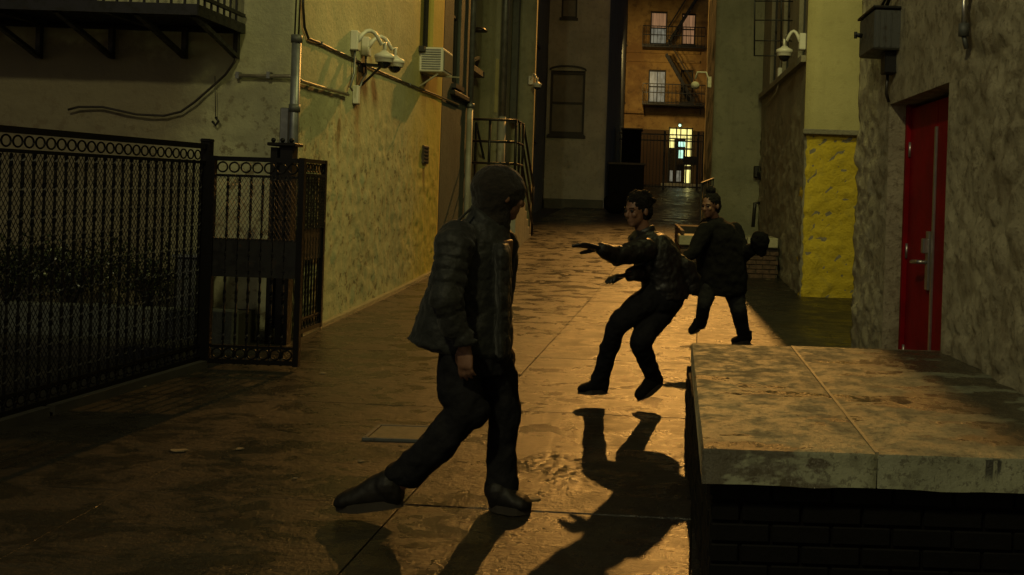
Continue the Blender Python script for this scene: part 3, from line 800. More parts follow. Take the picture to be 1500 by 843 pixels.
# fire escape on the far building
FF = thing('fire_escape', 'black iron fire escape zigzagging over the far ochre building', 'fire escape', (1, 44.4, 7))
for py in (152, 68, -15):
    a = at(941, py, 44.2); b = at(1032, py, 44.2)
    t = MB(); t.box((a.x, 43.9, a.z-.06), (b.x, 44.9, a.z), 0); t.build('platform', M['iron'], FF)
    t = MB()
    for h in (.05, .5, .9): t.bar((a.x, 43.92, a.z+h), (b.x, 43.92, a.z+h), .04)
    n_ = int((b.x-a.x)/.16)
    for i in range(n_+1): xx = a.x+(b.x-a.x)*i/n_; t.bar((xx, 43.92, a.z), (xx, 43.92, a.z+.9), .022)
    for yy in (44.2, 44.6): t.bar((a.x, yy, a.z), (a.x, yy, a.z+.9), .022)
    t.build('railing', M['iron'], FF)
def stair(p, q):
    t = MB(); p, q = at(*p, 44.3), at(*q, 44.3)
    for dy in (-.22, .22):
        t.bar(p+V((0, dy, 0)), q+V((0, dy, 0)), .03, .12)
        t.bar(p+V((0, dy, .8)), q+V((0, dy, .8)), .03, .03)
    for i in range(1, 9):
        r_ = p.lerp(q, i/9); t.box(r_-V((.08, .2, .01)), r_+V((.08, .2, .01)))
    t.build('stair', M['iron'], FF)
stair((976, 80), (1016, 150)); stair((1026, -10), (978, 66))
for px_ in (1026, 944):
    t = MB(); t.bar(at(px_, 168, 44.85), at(px_, 152, 43.95), .05); t.build('bracket', M['iron'], FF)
DK = thing('far_camera', 'tiny white dome camera on the far wall beside the fire escape', 'security camera', at(1030, 105, 30))
def small_cam(root, px_, py_, Y):
    c = at(px_, py_, Y); t = MB(); t.tube([c+V((.16, 0, -.03)), c+V((.12, 0, .08)), c+V((.02, 0, .08)), c], .012, 6); t.build('arm', M['stone_cap'], root)
    t = MB(); t.ball(c+V((0, 0, -.07)), (.05, .05, .045)); t.build('housing', M['stone_cap'], root)
    t = MB(); t.box(c+V((.14, -.03, -.09)), c+V((.18, .03, .03))); t.build('mount_box', M['stone_cap'], root)
small_cam(DK, 1027, 108, 20.4)
DK.location = at(1027, 108, 20.4)

# far gate with railings
FG = thing('courtyard_gate', 'tall black railing and gate standing before the glowing far entry', 'gate', (0, 40, 1.9))
a = at(905, 197, 40); b = at(1032, 197, 40); gz = g(40)
for py in (197, 206):
    t = MB(); z_ = at(960, py, 40).z; t.bar((a.x, 40, z_), (b.x, 40, z_), .05); t.build('rail', M['iron'], FG)
t = MB(); t.bar((a.x, 40, gz+.15), (b.x, 40, gz+.15), .05); t.build('rail', M['iron'], FG)
for px_ in (912, 973, 1022, 1030):
    x_ = at(px_, 230, 40).x; t = MB(); t.bar((x_, 39.99, gz), (x_, 39.99, at(970, 194, 40).z+.05), .09, .09, V((0, 1, 0))); t.build('post', M['iron'], FG)
bz = MB(); zt_ = at(970, 199, 40).z
bz.bar((0, 40.01, gz+.1), (0, 40.01, zt_), .022, .022, V((0, 1, 0))); meb = None
xx = a.x+.12
while xx < b.x:
    if meb is None: o = bz.build('bar', M['iron'], FG); meb = o.data
    else: o = link('bar', meb, None, FG)
    o.location.x = xx; xx += .14
t = MB(); q0 = at(1000, 242, 39.96); q1 = at(1022, 230, 39.96); t.box((q0.x, 39.93, q0.z), (q1.x, 39.96, q1.z)); t.build('lock_plate', M['iron'], FG)

# dark brick pier, capped wall and rubbish
PW = thing('capped_pier_wall', 'dark wall with pale coping left of the glowing far entry', 'wall', (-.6, 34, 1.5))
a = at(886, 240, 31); b = at(944, 240, 31)
t = MB(); t.box((xr+.03, 31, 1.2), (b.x, 31.4, a.z-.02), .01); t.build('wall', M['brick'], PW)
t = MB(); t.box((xr+.0, 30.95, a.z-.019), (b.x+.04, 31.45, a.z+.06), .01); t.build('coping', M['frame'], PW)
SH = thing('dark_shed', 'black cabinet rising behind the coping of the dark wall at the alley end', 'cabinet', (-.6, 38, 2))
a = at(912, 190, 36); b = at(938, 240, 36)
t = MB(); t.box((a.x, 36, 1.9), (b.x, 37, a.z), .03); t.build('body', M['bag'], SH)
t = MB(); t.box((a.x-.05, 35.95, a.z), (b.x+.05, 37.05, a.z+.06), .01); t.build('lid', M['dark_frame'], SH)
for i, (px_, py_, rr, lab) in enumerate(((903, 280, .36, 'large black rubbish bag slumped against the dark far wall'), (926, 284, .26, 'smaller black rubbish bag at the right end of the far heap'))):
    c = at(px_, py_, 27+i*.8); c.z = g(c.y)+rr*.8
    t = MB(); t.ball(c, (rr, rr*.8, rr*.85), n=20); t.ball(c+V((.03, 0, rr*.8)), (rr*.3, rr*.3, rr*.35), n=10)
    o = remesh(t, 'rubbish_bag', M['bag'], None, .05, .10, .2, 2); tag(o, lab, 'rubbish bag', 'rubbish bags by the far wall')

# ================================================================ RIGHT: middle building with mustard band
YB = thing('mustard_band_building', 'tall cream building on the right whose rough lower front is painted mustard yellow', 'building', (4, 15, .3))
RX = 2.11
def rel_band(q, i): return (stones(q, 4.6)-.5)*.035 + amp_noise(q, 9)*.016 if i in (0, 3) else 0
ZB = at(1215, 196, 13.05).z
# lower rough part
def rel_low(q, i):
    if i in (0, 3): return (stones(q, 4.4)-.5)*.034 + amp_noise(q, 8)*.034 + amp_noise(q, 22)*.024
    return 0
o = ribbon('lower_front', M['yellow_band'], YB, [(RX+.02, 13.05), (5.5, 13.05), (5.5, 13.5), (RX+.02, 13.5)], [.05, 2, 2, .1], zrange(.1, ZB, .05, ZB), rel_low)
hs = [(3, 18.3-y1, 18.3-y0, 3.62, 5.6, .15) for (y0, y1) in ((13.35, 13.95), (14.9, 15.6), (16.4, 17.2))]
def rel_r2(q, i):
    if i == 3 and q.z < 3.3: return ((stones(q, 3.6)-.5)*.05 + amp_noise(q, 7)*.03)*min(1, (3.3-q.z)/.8)
    return amp_noise(q, 5)*.004
# outline: front right, back right, back left, front left -> seg 3 is the alley side
ribbon('side_wall', M['r2side'], YB, [(5.48, 13.07), (5.48, 18.29), (RX+.0, 18.29), (RX+.0, 13.07)][::1], [3, 3, .08, 2], zrange(.1, 6.2, .07, 16), lambda q, i: rel_r2(q, 3) if i == 2 else 0, [(2, 18.3-y1, 18.3-y0, 3.62, 5.6, .15) for (y0, y1) in ((13.35, 13.95), (14.9, 15.6), (16.4, 17.2))])
ribbon('upper_front', M['cream'], YB, [(RX-.02, 13.0), (5.5, 13.0), (5.5, 13.06), (RX-.02, 13.06)], [.2, 2, 2, 2], zrange(ZB+.001, 6, .2, 16), lambda q, i: amp_noise(q, 2)*.004 if i == 0 else 0)
t = MB(); t.box((RX-.04, 12.965, ZB-.02), (5.5, 13.04, ZB+.05), .008); t.build('drip_edge', M['r2side'], YB)
for (y0, y1) in ((13.35, 13.95), (14.9, 15.6), (16.4, 17.2)):
    window(YB, (RX, y0+.02, 0), (RX, y1-.02, 0), 3.64, 5.58, (-1, 0, 0), .09, 'glass', 'dark_frame', sill=False)
t = MB()
q0, q1 = onR(1182, 78, RX, -.0), onR(1128, 142, RX, -.0)
t.bar((RX-.03, 13.1, 3.55), (RX-.03, 18.2, 3.55), .10, .09); t.build('stone_ledge', M['r2side'], YB)
dome_camera('security_camera', 'white dome camera on a curved arm beside the cream wall corner', onR(1180, 62, RX, 0), V((-.20, .05, 0)), (-1, 0, 0), s=1.15)
CB = thing('conduit_box', 'narrow white box below the right-hand dome camera', 'box', onR(1145, 110, RX, 0))
q = onR(1145, 110, RX, 0); t = MB(); t.box((RX-.07, q.y-.06, q.z-.11), (RX, q.y+.06, q.z+.11), .008); t.build('box', M['white'], CB)
t = MB(); t.tube([(RX-.03, q.y, q.z+.11), (RX-.03, q.y-.1, q.z+.5), (RX-.03, q.y-.6, q.z+.55)], .013, 6); t.tube([(RX-.03, q.y, q.z-.11), (RX-.04, q.y+.3, q.z-.25), (RX-.04, q.y+1.6, q.z-.35)], .013, 6); t.build('conduit', M['white_pipe'], CB)
# fire escape end frame on that wall
RF = thing('ladder_frame', 'thin black iron ladder frame hanging high beside the right cream building', 'ladder', (1.9, 14.6, 4))
t = MB()
for px_ in (1105, 1144): t.tube([at(px_, 82, 14.6), at(px_+1, -60, 14.6)], .012, 6)
t.build('rail', M['iron'], RF)
for py in (82, 60, 30, 2, -26):
    t = MB(); t.tube([at(1105, py, 14.6), at(1144, py, 14.6), V((RX, 14.6, at(1144, py, 14.6).z))], .010, 6); t.build('rung', M['iron'], RF)

# ---- set-back building on the right
GB = thing('sage_render_building', 'set-back grey-green building at right between the mustard wall and alley end', 'building', (3, 20, .6))
ribbon('wall', M['r3'], GB, [(1.2, 18.3), (5.5, 18.3), (5.5, 21.3), (1.2, 21.3)], [.12, 3, 3, .3], zrange(.3, 7, .12, 16), lambda q, i: ((stones(q, 3)-.5)*.03*(1 if q.z < 2.2 else .15) + amp_noise(q, 3)*.008) if i in (0, 3) else 0)
LBX = thing('wall_light_box', 'small black fixture on the grey-green wall at the right corner', 'wall fixture', at(1108, 252, 18.2))
c = at(1108, 252, 18.2); t = MB(); t.box(c-V((.05, .06, .11)), c+V((.05, .08, .11)), .015); t.build('case', M['iron'], LBX)
t = MB(); t.bar(c+V((.0, 0, .05)), c+V((.06, -.12, -.14)), .04); t.build('arm', M['iron'], LBX)

# ---- low brick wall with stone cap, and brick retaining wall going back
def brick_wall(parent, p0, d, n, L, z0, z1, bl, bh, thick, mat, mortar, gap=.010, proud=.006, backing=True, zfun=None, name='brick'):
    """face of individually modelled bricks starting at p0 along unit d, outward normal n"""
    p0, d, n = V(p0), V(d), V(n); rows = int(round((z1-z0)/(bh+gap)))
    meshes = {}
    def bmesh_of(l):
        key = round(l, 3)
        if key not in meshes:
            t = MB(); t.box((0, 0, 0), (key, .05, bh), .004); me = bpy.data.meshes.new(name); me.from_pydata(t.v, [], t.f); me.materials.append(mat); meshes[key] = me
        return meshes[key]
    cnt = 0
    for r in range(rows):
        s_ = -(bl+gap)/2 if r % 2 else 0
        while s_ < L-.02:
            a = max(s_, 0); b = min(s_+bl, L)
            if b-a > .03 and not (zfun and zfun(a) > z0+r*(bh+gap)+bh*.5):
                o = link(name, bmesh_of(b-a), None, parent)
                base = p0 + d*a + V((0, 0, z0+r*(bh+gap))) + n*(proud*random.uniform(.3, 1.4))
                R = Matrix((( d.x, -n.x, 0), (d.y, -n.y, 0), (0, 0, 1))).to_4x4()
                loc = (parent.location if parent.type == 'EMPTY' else V((0, 0, 0)))
                o.matrix_parent_inverse = Matrix.Translation(-loc)
                o.matrix_basis = Matrix.Translation(base) @ R
                cnt += 1
            s_ += bl+gap
    return cnt

LW = thing('low_brick_wall', 'low dark brick wall with pale stone cap against the right building, behind the man in the coat', 'wall', (1.4, 15.3, .35))
z0 = g(15)-.02
t = MB(); t.box((.56, 15.02, 0), (RX-.05, 17.6, .84)); t.build('core', M['mortar'], LW)
brick_wall(LW, (.56, 15.0, 0), (1, 0, 0), (0, -1, 0), RX-.6, z0+.02, .83, .20, .060, 0, M['brick_red'], None, .012, .008)
brick_wall(LW, (.54, 18.6, 0), (0, -1, 0), (-1, 0, 0), 3.6, z0+.02, 1.05, .20, .060, 0, M['brick_red'], None, .012, .008, zfun=lambda s_: g(18.6-s_)-.05)
t = MB(); t.box((.56, 17.61, 0), (1.19, 18.6, 1.06)); t.build('core', M['mortar'], LW)
for (xa, xb) in ((.50, 1.02), (1.03, 1.56), (1.57, RX-.06)):
    t = MB(); t.box((xa, 14.93, .845), (xb, 15.75, 1.0+random.uniform(-.004, .004)), .012); t.build('cap_stone', M['stone_cap'], LW)
RR = thing('short_railing', 'short black railing above the low wall left of the grey-green corner', 'railing', (1.1, 17.6, 1))
a, b = at(1024, 268, 17.4), at(1046, 262, 17.4)
t = MB(); t.bar(V((a.x, 16.6, a.z-.02)), V((b.x, 17.6, b.z)), .03); t.build('rail', M['iron'], RR)
for i in range(6):
    q = V((a.x, 16.6, a.z-.02)).lerp(V((b.x, 17.6, b.z)), i/5); t = MB(); t.bar((q.x, q.y, .84), q, .022, .022, V((0, 1, 0))); t.build('bar', M['iron'], RR)
HR = thing('bent_handrail', 'short bent black handrail on the low wall beside the right building corner', 'handrail', at(1106, 330, 16.2))
t = MB(); t.tube([at(1103, 333, 15.6), at(1106, 298, 15.6), at(1113, 298, 15.6)], .03, 8); t.build('tube', M['iron'], HR)

# ================================================================ RIGHT NEAR WALL with the red door
NB = thing('rough_plaster_building', 'near right building of rough lumpy plaster with a recessed red door', 'building', (3, 4, .1))
WX = 1.78; YE = 8.22
DY0, DY1, DZ = 5.73, 7.14, 2.34
def rel_right(q, i):
    s_ = stones(q, 3.6); r = (s_-.45)*.034 + amp_noise(q, 5)*.03 + amp_noise(q, 15)*.022
    f = 1.0
    if q.z > DZ+.02 and q.y > DY0-.1: f = .35     # smoother over the lintel
    if q.z > 2.9: f = min(f, .45)
    return r*f
# outline runs back side, far end, alley face (fine, then coarse), near end
ribbon('wall', M['right_wall'], NB, [(6, -6), (6, YE), (WX, YE), (WX, 3.4), (WX, -6)], [3, .15, .028, .5, 3], zrange(.0, 4.2, .035, 12),
       lambda q, i: rel_right(q, i) if (q.y > 2 and q.x < 2.3) else 0, [(2, YE-DY1, YE-DY0, .06, DZ, .26)])
# red double door in the recess
t = MB(); t.box((WX+.15, DY0+.0, .1), (WX+.25, 6.425, DZ-.03), .004); dr1 = t.build('door_leaf', M['red'], NB)
t = MB(); t.box((WX+.15, 6.435, .1), (WX+.25, DY1-.05, DZ-.03), .004); dr2 = t.build('door_leaf', M['red'], NB)
t = MB(); t.box((WX+.12, DY1-.05, .1), (WX+.26, DY1-.0, DZ-.0), .004); t.build('door_frame', M['red'], NB)
for hz_ in (.45, 1.2, 1.95):
    t = MB(); t.tube([(WX+.145, DY1-.06, hz_), (WX+.145, DY1-.06, hz_+.11)], .012, 8); t.build('hinge', M['steel'], dr2)
t = MB(); t.box((WX+.02, DY0+.01, .1), (WX+.15, DY1-.01, .145), .006); t.build('threshold', M['galv'], NB)
t = MB(); t.box((WX+.135, 6.41, .1), (WX+.15, 6.45, 2.13), .003); t.build('edge_strip', M['steel'], dr1)
q = onR(1360, 384, WX+.15, 0)
t = MB(); t.box((WX+.125, 6.47, q.z-.19), (WX+.148, 6.54, q.z+.21), .004); hp = t.build('lock_plate', M['steel'], dr2)
t = MB(); t.tube([(WX+.13, 6.5, q.z+.0), (WX+.07, 6.5, q.z+.0), (WX+.065, 6.53, q.z), (WX+.065, 6.66, q.z-.01)], .014, 8); t.build('handle', M['steel'], dr2)
t = MB(); t.box((WX+.09, 6.47, q.z+.06), (WX+.13, 6.53, q.z+.16), .006); t.build('lock_box', M['steel'], dr2)

EB = thing('electrical_box', 'weathered grey metal box fixed to the plaster above and left of the red door', 'electrical box', (1.7, 7.1, 2.85))
t = MB(); zb, zt = at(1290, 73, 6.95).z, at(1290, 14, 6.95).z
t.box((1.595, 6.92, zb), (1.80, 7.42, zt), .012); bx = t.build('case', M['boxgrey'], EB)
t = MB()
for xx in (1.63, 1.67, 1.715): t.bar((xx, 6.915, zb+.02), (xx, 6.915, zt-.02), .008)
t.build('rib', M['boxgrey'], bx)
t = MB(); t.box((1.58, 6.90, zt), (1.82, 7.44, zt+.02), .004); t.build('lid', M['iron'], EB)
t = MB(); t.box((1.70, 7.0, zb-.16), (1.79, 7.14, zb), .006); t.build('conduit_body', M['iron'], EB)
t = MB(); t.tube([(1.745, 7.1, zb-.15), (1.745, 7.12, zb-.3), (1.77, 7.14, DZ+.02)], .012, 6); t.build('conduit', M['cable'], EB)
t = MB(); t.tube([(1.70, 7.1, zt), (1.72, 7.0, zt+.1), (1.75, 6.6, zt+.22)], .016, 6); t.build('conduit', M['cable'], EB)
t = MB(); t.tube([(1.66, 7.1, zt), (1.70, 6.95, zt+.13), (1.75, 6.5, zt+.3)], .012, 6); t.build('conduit', M['cable'], EB)
t = MB(); t.tube([(1.58, 7.25, (zb+zt)/2), (1.53, 7.25, (zb+zt)/2+.01)], .018, 6); t.tube([(1.53, 7.25, (zb+zt)/2+.03), (1.53, 7.25, (zb+zt)/2-.02)], .012, 6); t.build('latch', M['iron'], EB)
PC = thing('steel_conduit', 'short shiny steel conduit high on the plaster, right of the red door', 'conduit', onR(1412, 30))
q = onR(1412, 35, WX, -.06); t = MB(); t.tube([(q.x, q.y, q.z), (q.x, q.y+.01, q.z+.12), (q.x+.03, q.y+.05, q.z+.25), (q.x+.03, q.y+.02, q.z+.9)], .016, 8); t.build('tube', M['steel'], PC)
t = MB(); t.tube([(q.x, q.y, q.z+.0), (q.x, q.y, q.z-.07)], .03, 8); t.tube([(q.x, q.y, q.z-.06), (q.x+.02, q.y, q.z-.14)], .014, 6); t.build('fitting', M['boxgrey'], PC)

# ================================================================ LEDGE with brick base
LE = thing('concrete_ledge', 'wide wet concrete slab on a black brick base against the rough plaster wall', 'ledge', (1.2, 4.5, .07))
ZT = .73; TH = .125
def ledge_piece(xa0, xa1, xb0, xb1, y0, y1):
    """one slab of the top, worn edge, shallow dips"""
    bm = bmesh.new(); nx = 14; ny = 26; G = {}
    for j in range(ny+1):
        for i in range(nx+1):
            fy = j/ny; xa = xa0+(xb0-xa0)*fy; xb = xa1+(xb1-xa1)*fy
            x = xa+(xb-xa)*i/nx; y = y0+(y1-y0)*fy
            e = min(i, nx-i, j, ny-j)
            z = ZT + noise.noise(V((x*2.1, y*2.1, 0)))*.006 + noise.noise(V((x*9, y*9, 3)))*.002 - (.004 if e == 0 else 0)
            G[i, j] = bm.verts.new((x, y, z))
    for j in range(ny):
        for i in range(nx): bm.faces.new((G[i, j], G[i+1, j], G[i+1, j+1], G[i, j+1]))
    rim = [(i, 0) for i in range(nx)] + [(nx, j) for j in range(ny)] + [(i, ny) for i in range(nx, 0, -1)] + [(0, j) for j in range(ny, 0, -1)]
    low = []; mid = []
    cx = (xa0+xa1)/2; cy = (y0+y1)/2
    for i, j in rim:
        c = G[i, j].co; d = V((1 if i == nx else -1 if i == 0 else 0, 1 if j == ny else -1 if j == 0 else 0, 0)) * .006
        w_ = noise.noise(V((c.x*7, c.y*7, 9)))*.008
        mid.append(bm.verts.new((c.x+d.x, c.y+d.y, ZT-.016))); low.append(bm.verts.new((c.x+d.x*.6, c.y+d.y*.6, ZT-TH+w_)))
    dupe = {}
    for k, (i, j) in enumerate(rim): dupe[i, j] = bm.verts.new(G[i, j].co)
    n = len(rim)
    for k in range(n):
        a, b = dupe[rim[k]], dupe[rim[(k+1) % n]]; m0, m1 = mid[k], mid[(k+1) % n]; l0, l1 = low[k], low[(k+1) % n]
        bm.faces.new((b, a, m0, m1)); bm.faces.new((m1, m0, l0, l1))
    bm.faces.new(low)
    for f_ in bm.faces: f_.smooth = True
    me = bpy.data.meshes.new('top_slab'); bm.to_mesh(me); bm.free()
    link('top_slab', me, M['ledge'], LE)
ledge_piece(.222, .820, .290, .878, 3.33, 5.72)
ledge_piece(.834, 1.84, .892, 1.84, 3.33, 5.74)
t = MB(); t.bar((.827, 3.336, ZT-.008), (.885, 5.71, ZT-.008), .013, .020); t.build('mortar_joint', M['pale_mortar'], LE)
t = MB(); t.box((.272, 3.41, -.02), (1.75, 5.66, ZT-TH-.012)); t.build('brick_core', M['mortar_black'], LE)
brick_wall(LE, (.262, 3.40, 0), (1, 0, 0), (0, -1, 0), 1.48, .09, ZT-TH-.01, .205, .062, 0, M['brick'], None, .011, .006)
brick_wall(LE, (.262, 5.66, 0), (0, -1, 0), (-1, 0, 0), 2.25, .10, ZT-TH-.01, .205, .062, 0, M['brick'], None, .011, .006)

# ================================================================ FENCE, GATE, YARD
F0 = V((-3.45, 7.45, 0)); FD = (V((-3.77, 5.63, 0))-F0).normalized()
FN = thing('iron_fence', 'long black iron fence with twisted bars, ring border and wire mesh on the left', 'fence', F0)
ZR = 1.87; LF = 4.6
def fpt(s_, z): p = F0+FD*s_; return V((p.x, p.y, z))
def zb_(s_): return g(F0.y+FD.y*s_)+.07
t = MB(); t.bar(fpt(0, ZR), fpt(LF, ZR-.01), .045, .04); t.build('rail', M['iron_gloss'], FN)
t = MB(); t.bar(fpt(0, ZR-.125), fpt(LF, ZR-.135), .03, .022); t.build('rail', M['iron_gloss'], FN)
t = MB(); t.bar(fpt(0, zb_(0)), fpt(LF, zb_(LF)), .04, .035); t.build('rail', M['iron_gloss'], FN)
t = MB(); t.bar(fpt(0, zb_(0)+.10), fpt(LF, zb_(LF)+.10), .03, .022); t.build('rail', M['iron_gloss'], FN)
def twisted(h, sz=.014):
    """square bar with a twist in bands"""
    t = MB(); n = int(h/.022); vs = []; fs = []; ang = 0
    for i in range(n+1):
        z = h*i/n; tw = (z % .16) < .10; ang += (.62 if tw else 0)
        rr = sz*.72*(1.15 if tw else .9)
        for k in range(4): vs.append((rr*math.cos(ang+k*PI/2+PI/4), rr*math.sin(ang+k*PI/2+PI/4), z))
    for i in range(n):
        for k in range(4): a = i*4+k; b = i*4+(k+1) % 4; fs.append((a, b, b+4, a+4))
    t.add(vs, fs)
    return t
def ring_mesh(R=.034, r=.006):
    t = MB(); vs = []; fs = []; n = 16; m_ = 6
    for i in range(n):
        a = 2*PI*i/n
        for k in range(m_):
            b = 2*PI*k/m_; vs.append(((R+r*math.cos(b))*math.cos(a), r*math.sin(b), (R+r*math.cos(b))*math.sin(a)))
    for i in range(n):
        for k in range(m_):
            fs.append((i*m_+k, i*m_+(k+1) % m_, ((i+1) % n)*m_+(k+1) % m_, ((i+1) % n)*m_+k))
    return t.add(vs, fs, True)
bar_me = twisted(ZR-.125-.205).build('bar', M['iron_gloss'], FN)
ring_me = ring_mesh().build('ring', M['iron_gloss'], FN)
azi = math.atan2(FD.y, FD.x)
def put(o, p, az=0, s=1.0):
    o.matrix_basis = Matrix.Translation(p) @ Matrix.Rotation(az, 4, 'Z') @ Matrix.Scale(s, 4)
first = True; s_ = .07
while s_ < LF:
    o = bar_me if first else link('bar', bar_me.data, None, FN); put(o, fpt(s_, zb_(s_)+.0), azi)
    o = ring_me if first else link('ring', ring_me.data, None, FN); put(o, fpt(s_+.042, ZR-.07), azi)
    o = link('ring', ring_me.data, None, FN); put(o, fpt(s_+.042, zb_(s_)+.055), azi, .8)
    first = False; s_ += .084
t = MB(); t.bar(F0+V((0, 0, g(7.45)-.03)), F0+V((0, 0, ZR+.03)), .07, .07, V((1, 0, 0))); t.box(F0+V((-.04, -.04, ZR+.03)), F0+V((.04, .04, ZR+.06)), .008); t.build('post', M['iron_gloss'], FN)
def lattice(parent, p0, d, L, za, zt, pw=.031, ph=.054, w_=.0032):
    """expanded metal sheet: strands crossing in diamonds"""
    t = MB(); d = V(d).normalized(); nn = V((d.y, -d.x, 0))
    vs = t.v; fs = t.f
    H = zt-za; k0 = -int(H/ph)-1; slope = pw/ph
    for sgn in (1, -1):
        k = k0 if sgn > 0 else 0
        kmax = int(L/pw)+1 + (0 if sgn > 0 else int(H/ph)+1)
        kk = k
        while kk < kmax:
            s0 = kk*pw; zlo, zhi = 0.0, H
            if sgn > 0:
                if s0 < 0: zlo = -s0/slope
                if s0+H*slope > L: zhi = (L-s0)/slope
            else:
                if s0 > L: zlo = (s0-L)/slope
                if s0-H*slope < 0: zhi = s0/slope
            if zhi > zlo+.01:
                a = p0+d*(s0+sgn*slope*zlo); b = p0+d*(s0+sgn*slope*zhi); i0 = len(vs)
                off = nn*(.002*sgn)
                for (q, z) in ((a, zlo), (b, zhi)):
                    for e in (-1, 1): 
                        for f_ in (-1, 1): vs.append(tuple(q+off+d*(e*w_/2)+nn*(f_*.0016)+V((0, 0, za+z))))
                fs += [(i0, i0+2, i0+6, i0+4), (i0+1, i0+5, i0+7, i0+3), (i0, i0+4, i0+5, i0+1), (i0+2, i0+3, i0+7, i0+6)]
                t.sm += [False]*4
            kk += 1
    return t.build('wire_mesh', M['iron'], parent, 'stuff')
lattice(FN, F0+V((.0, 0, 0))+V((FD.y, -FD.x, 0))*.02, FD, LF, .30, ZR-.12)
KB = thing('fence_kerb', 'low dark concrete kerb beneath the long iron fence', 'kerb', F0)
for i in range(3):
    t = MB(); a_ = F0+FD*(i*1.55+.02); b_ = F0+FD*(i*1.55+1.53); za, zb2 = g(a_.y)+.045, g(b_.y)+.045
    t.bar(V((a_.x, a_.y, za-.04)), V((b_.x, b_.y, zb2-.04)), .16, .10); t.build('kerb_stone', M['under'], KB)

def gate_leaf(name, label, p0, d, L, group=None, zt=1.80):
    p0 = V(p0); d = V(d).normalized(); az = math.atan2(d.y, d.x)
    R = thing(name, label, 'gate', p0, group)
    zg = g(p0.y)+.03
    def q(s_, z): p = p0+d*s_; return V((p.x, p.y, z))
    t = MB()
    for s_ in (.03, L-.03): t.bar(q(s_, zg), q(s_, zt), .045, .045, d)
    for z in (zg+.025, zt-.02): t.bar(q(.055, z), q(L-.055, z), .04, .035)
    t.bar(q(.055, zg+.14), q(L-.055, zg+.14), .025, .02); t.bar(q(.055, zt-.15), q(L-.055, zt-.15), .025, .02)
    t.build('frame', M['iron_gloss'], R)
    t = MB(); t.bar(q(.05, zg+.83), q(L-.05, zg+.83), .012, .30); t.build('lock_panel', M['iron'], R)
    n = 7; bm_ = rm_ = None
    hh = zt-.15-zg
    for i in range(n+1):
        s_ = .06+(L-.12)*(i+.0)/(n)
        if 0 < i < n:
            if bm_ is None: o = twisted(hh).build('bar', M['iron_gloss'], R); bm_ = o.data
            else: o = link('bar', bm_, None, R)
            put(o, q(s_, zg), az)
        if i < n:
            sc = .06+(L-.12)*(i+.5)/n
            for z in (zt-.085, zg+.085):
                if rm_ is None: o = ring_mesh(.038, .007).build('ring', M['iron_gloss'], R); rm_ = o.data
                else: o = link('ring', rm_, None, R)
                put(o, q(sc, z), az)
    lattice(R, q(.04, 0)+V((d.y, -d.x, 0))*.02, d, L-.08, zg+.97, zt-.14)
    return R
gate_leaf('iron_gate_leaf', 'black gate leaf standing open across the alley, with a solid black middle panel', (-3.42, 7.43, 0), (1, -.02, 0), .76, 'two leaves of the open gate', zt=1.80)
gate_leaf('iron_gate_leaf', 'black gate leaf folded back flat against the pale left wall', (LX+.045, 8.74, 0), (0.0, 1, 0), .66, 'two leaves of the open gate', zt=1.84)
GP = thing('gate_post', 'thick black iron post at the left building corner between the two gate leaves', 'post', (LX, 8.5, .15))
t = MB(); t.bar((LX+.02, 8.50, .1), (LX+.02, 8.50, 1.93), .11, .11, V((1, 0, 0))); t.build('shaft', M['iron_gloss'], GP)
t = MB(); t.box((LX-.13, 8.38, 1.93), (LX+.12, 8.58, 1.96), .006)
for dx in (-.08, .0, .08): t.ball((LX+dx, 8.40, 1.98), .022, n=8)
t.build('cap', M['iron_gloss'], GP)
t = MB(); t.bar((LX-.10, 8.50, .1), (LX-.10, 8.50, 1.92), .06, .06, V((1, 0, 0))); t.build('side_bar', M['iron_gloss'], GP)

# raised bed behind the fence
RB = thing('raised_bed', 'low stone-edged raised bed with soil behind the iron fence', 'planter', (-6, 8.2, .2))
t = MB()
for i in range(7):
    xa = -10.3+i*.98; t2 = MB(); t2.box((xa, 8.02-.05*i*0, .1), (xa+.97, 8.14, .52+.004*(i % 3)), .012); t2.build('edging_stone', M['under'] if i < 0 else M['l3dark'], RB)
t = MB(); t.box((-10.3, 8.14, .1), (-3.5, 8.6, .46)); t.build('soil', M['soil'], RB)
YP = thing('yard_step', 'low dark step in the yard in front of the raised bed', 'step', (-5, 7.7, .15))
t = MB(); t.box((-9, 7.66, .1), (-3.75, 8.0, .27), .015); t.build('step', M['under'], YP)

def shrub(cx, cy, r, h, label, nleaf, seed):
    R = thing('evergreen_shrub', label, 'shrub', (cx, cy, .46), 'shrubs in the raised bed')
    rnd = random.Random(seed); t = MB(); tips = []
    for i in range(11):
        a = rnd.uniform(0, 2*PI); rr = r*rnd.uniform(.3, 1); e = V((cx+rr*math.cos(a), cy+rr*.6*math.sin(a)-.05, .46+h*rnd.uniform(.45, 1)))
        m_ = V((cx+rr*.35*math.cos(a), cy+rr*.2*math.sin(a), .46+h*.45)); t.tube([(cx, cy, .42), m_, e], [.014, .01, .005], 5); tips += [e, m_.lerp(e, .6), m_]
    t.build('stems', M['stem'], R)
    t = MB()
    for i in range(nleaf):
        c = rnd.choice(tips)+V((rnd.gauss(0, .09), rnd.gauss(0, .07), rnd.gauss(0, .09)))
        d = V((rnd.gauss(0, 1), rnd.gauss(0, 1), rnd.gauss(0, .6))).normalized(); n_ = d.orthogonal().normalized(); n_.rotate(Matrix.Rotation(rnd.uniform(0, 6), 3, d))
        s1 = rnd.uniform(.03, .055)
        t.add([c, c+d*s1*.5+n_*s1*.3+d.cross(n_)*.004, c+d*s1, c+d*s1*.5-n_*s1*.3], [(0, 1, 2, 3)])
    t.build('leaves', M['leaf'], R, 'stuff')
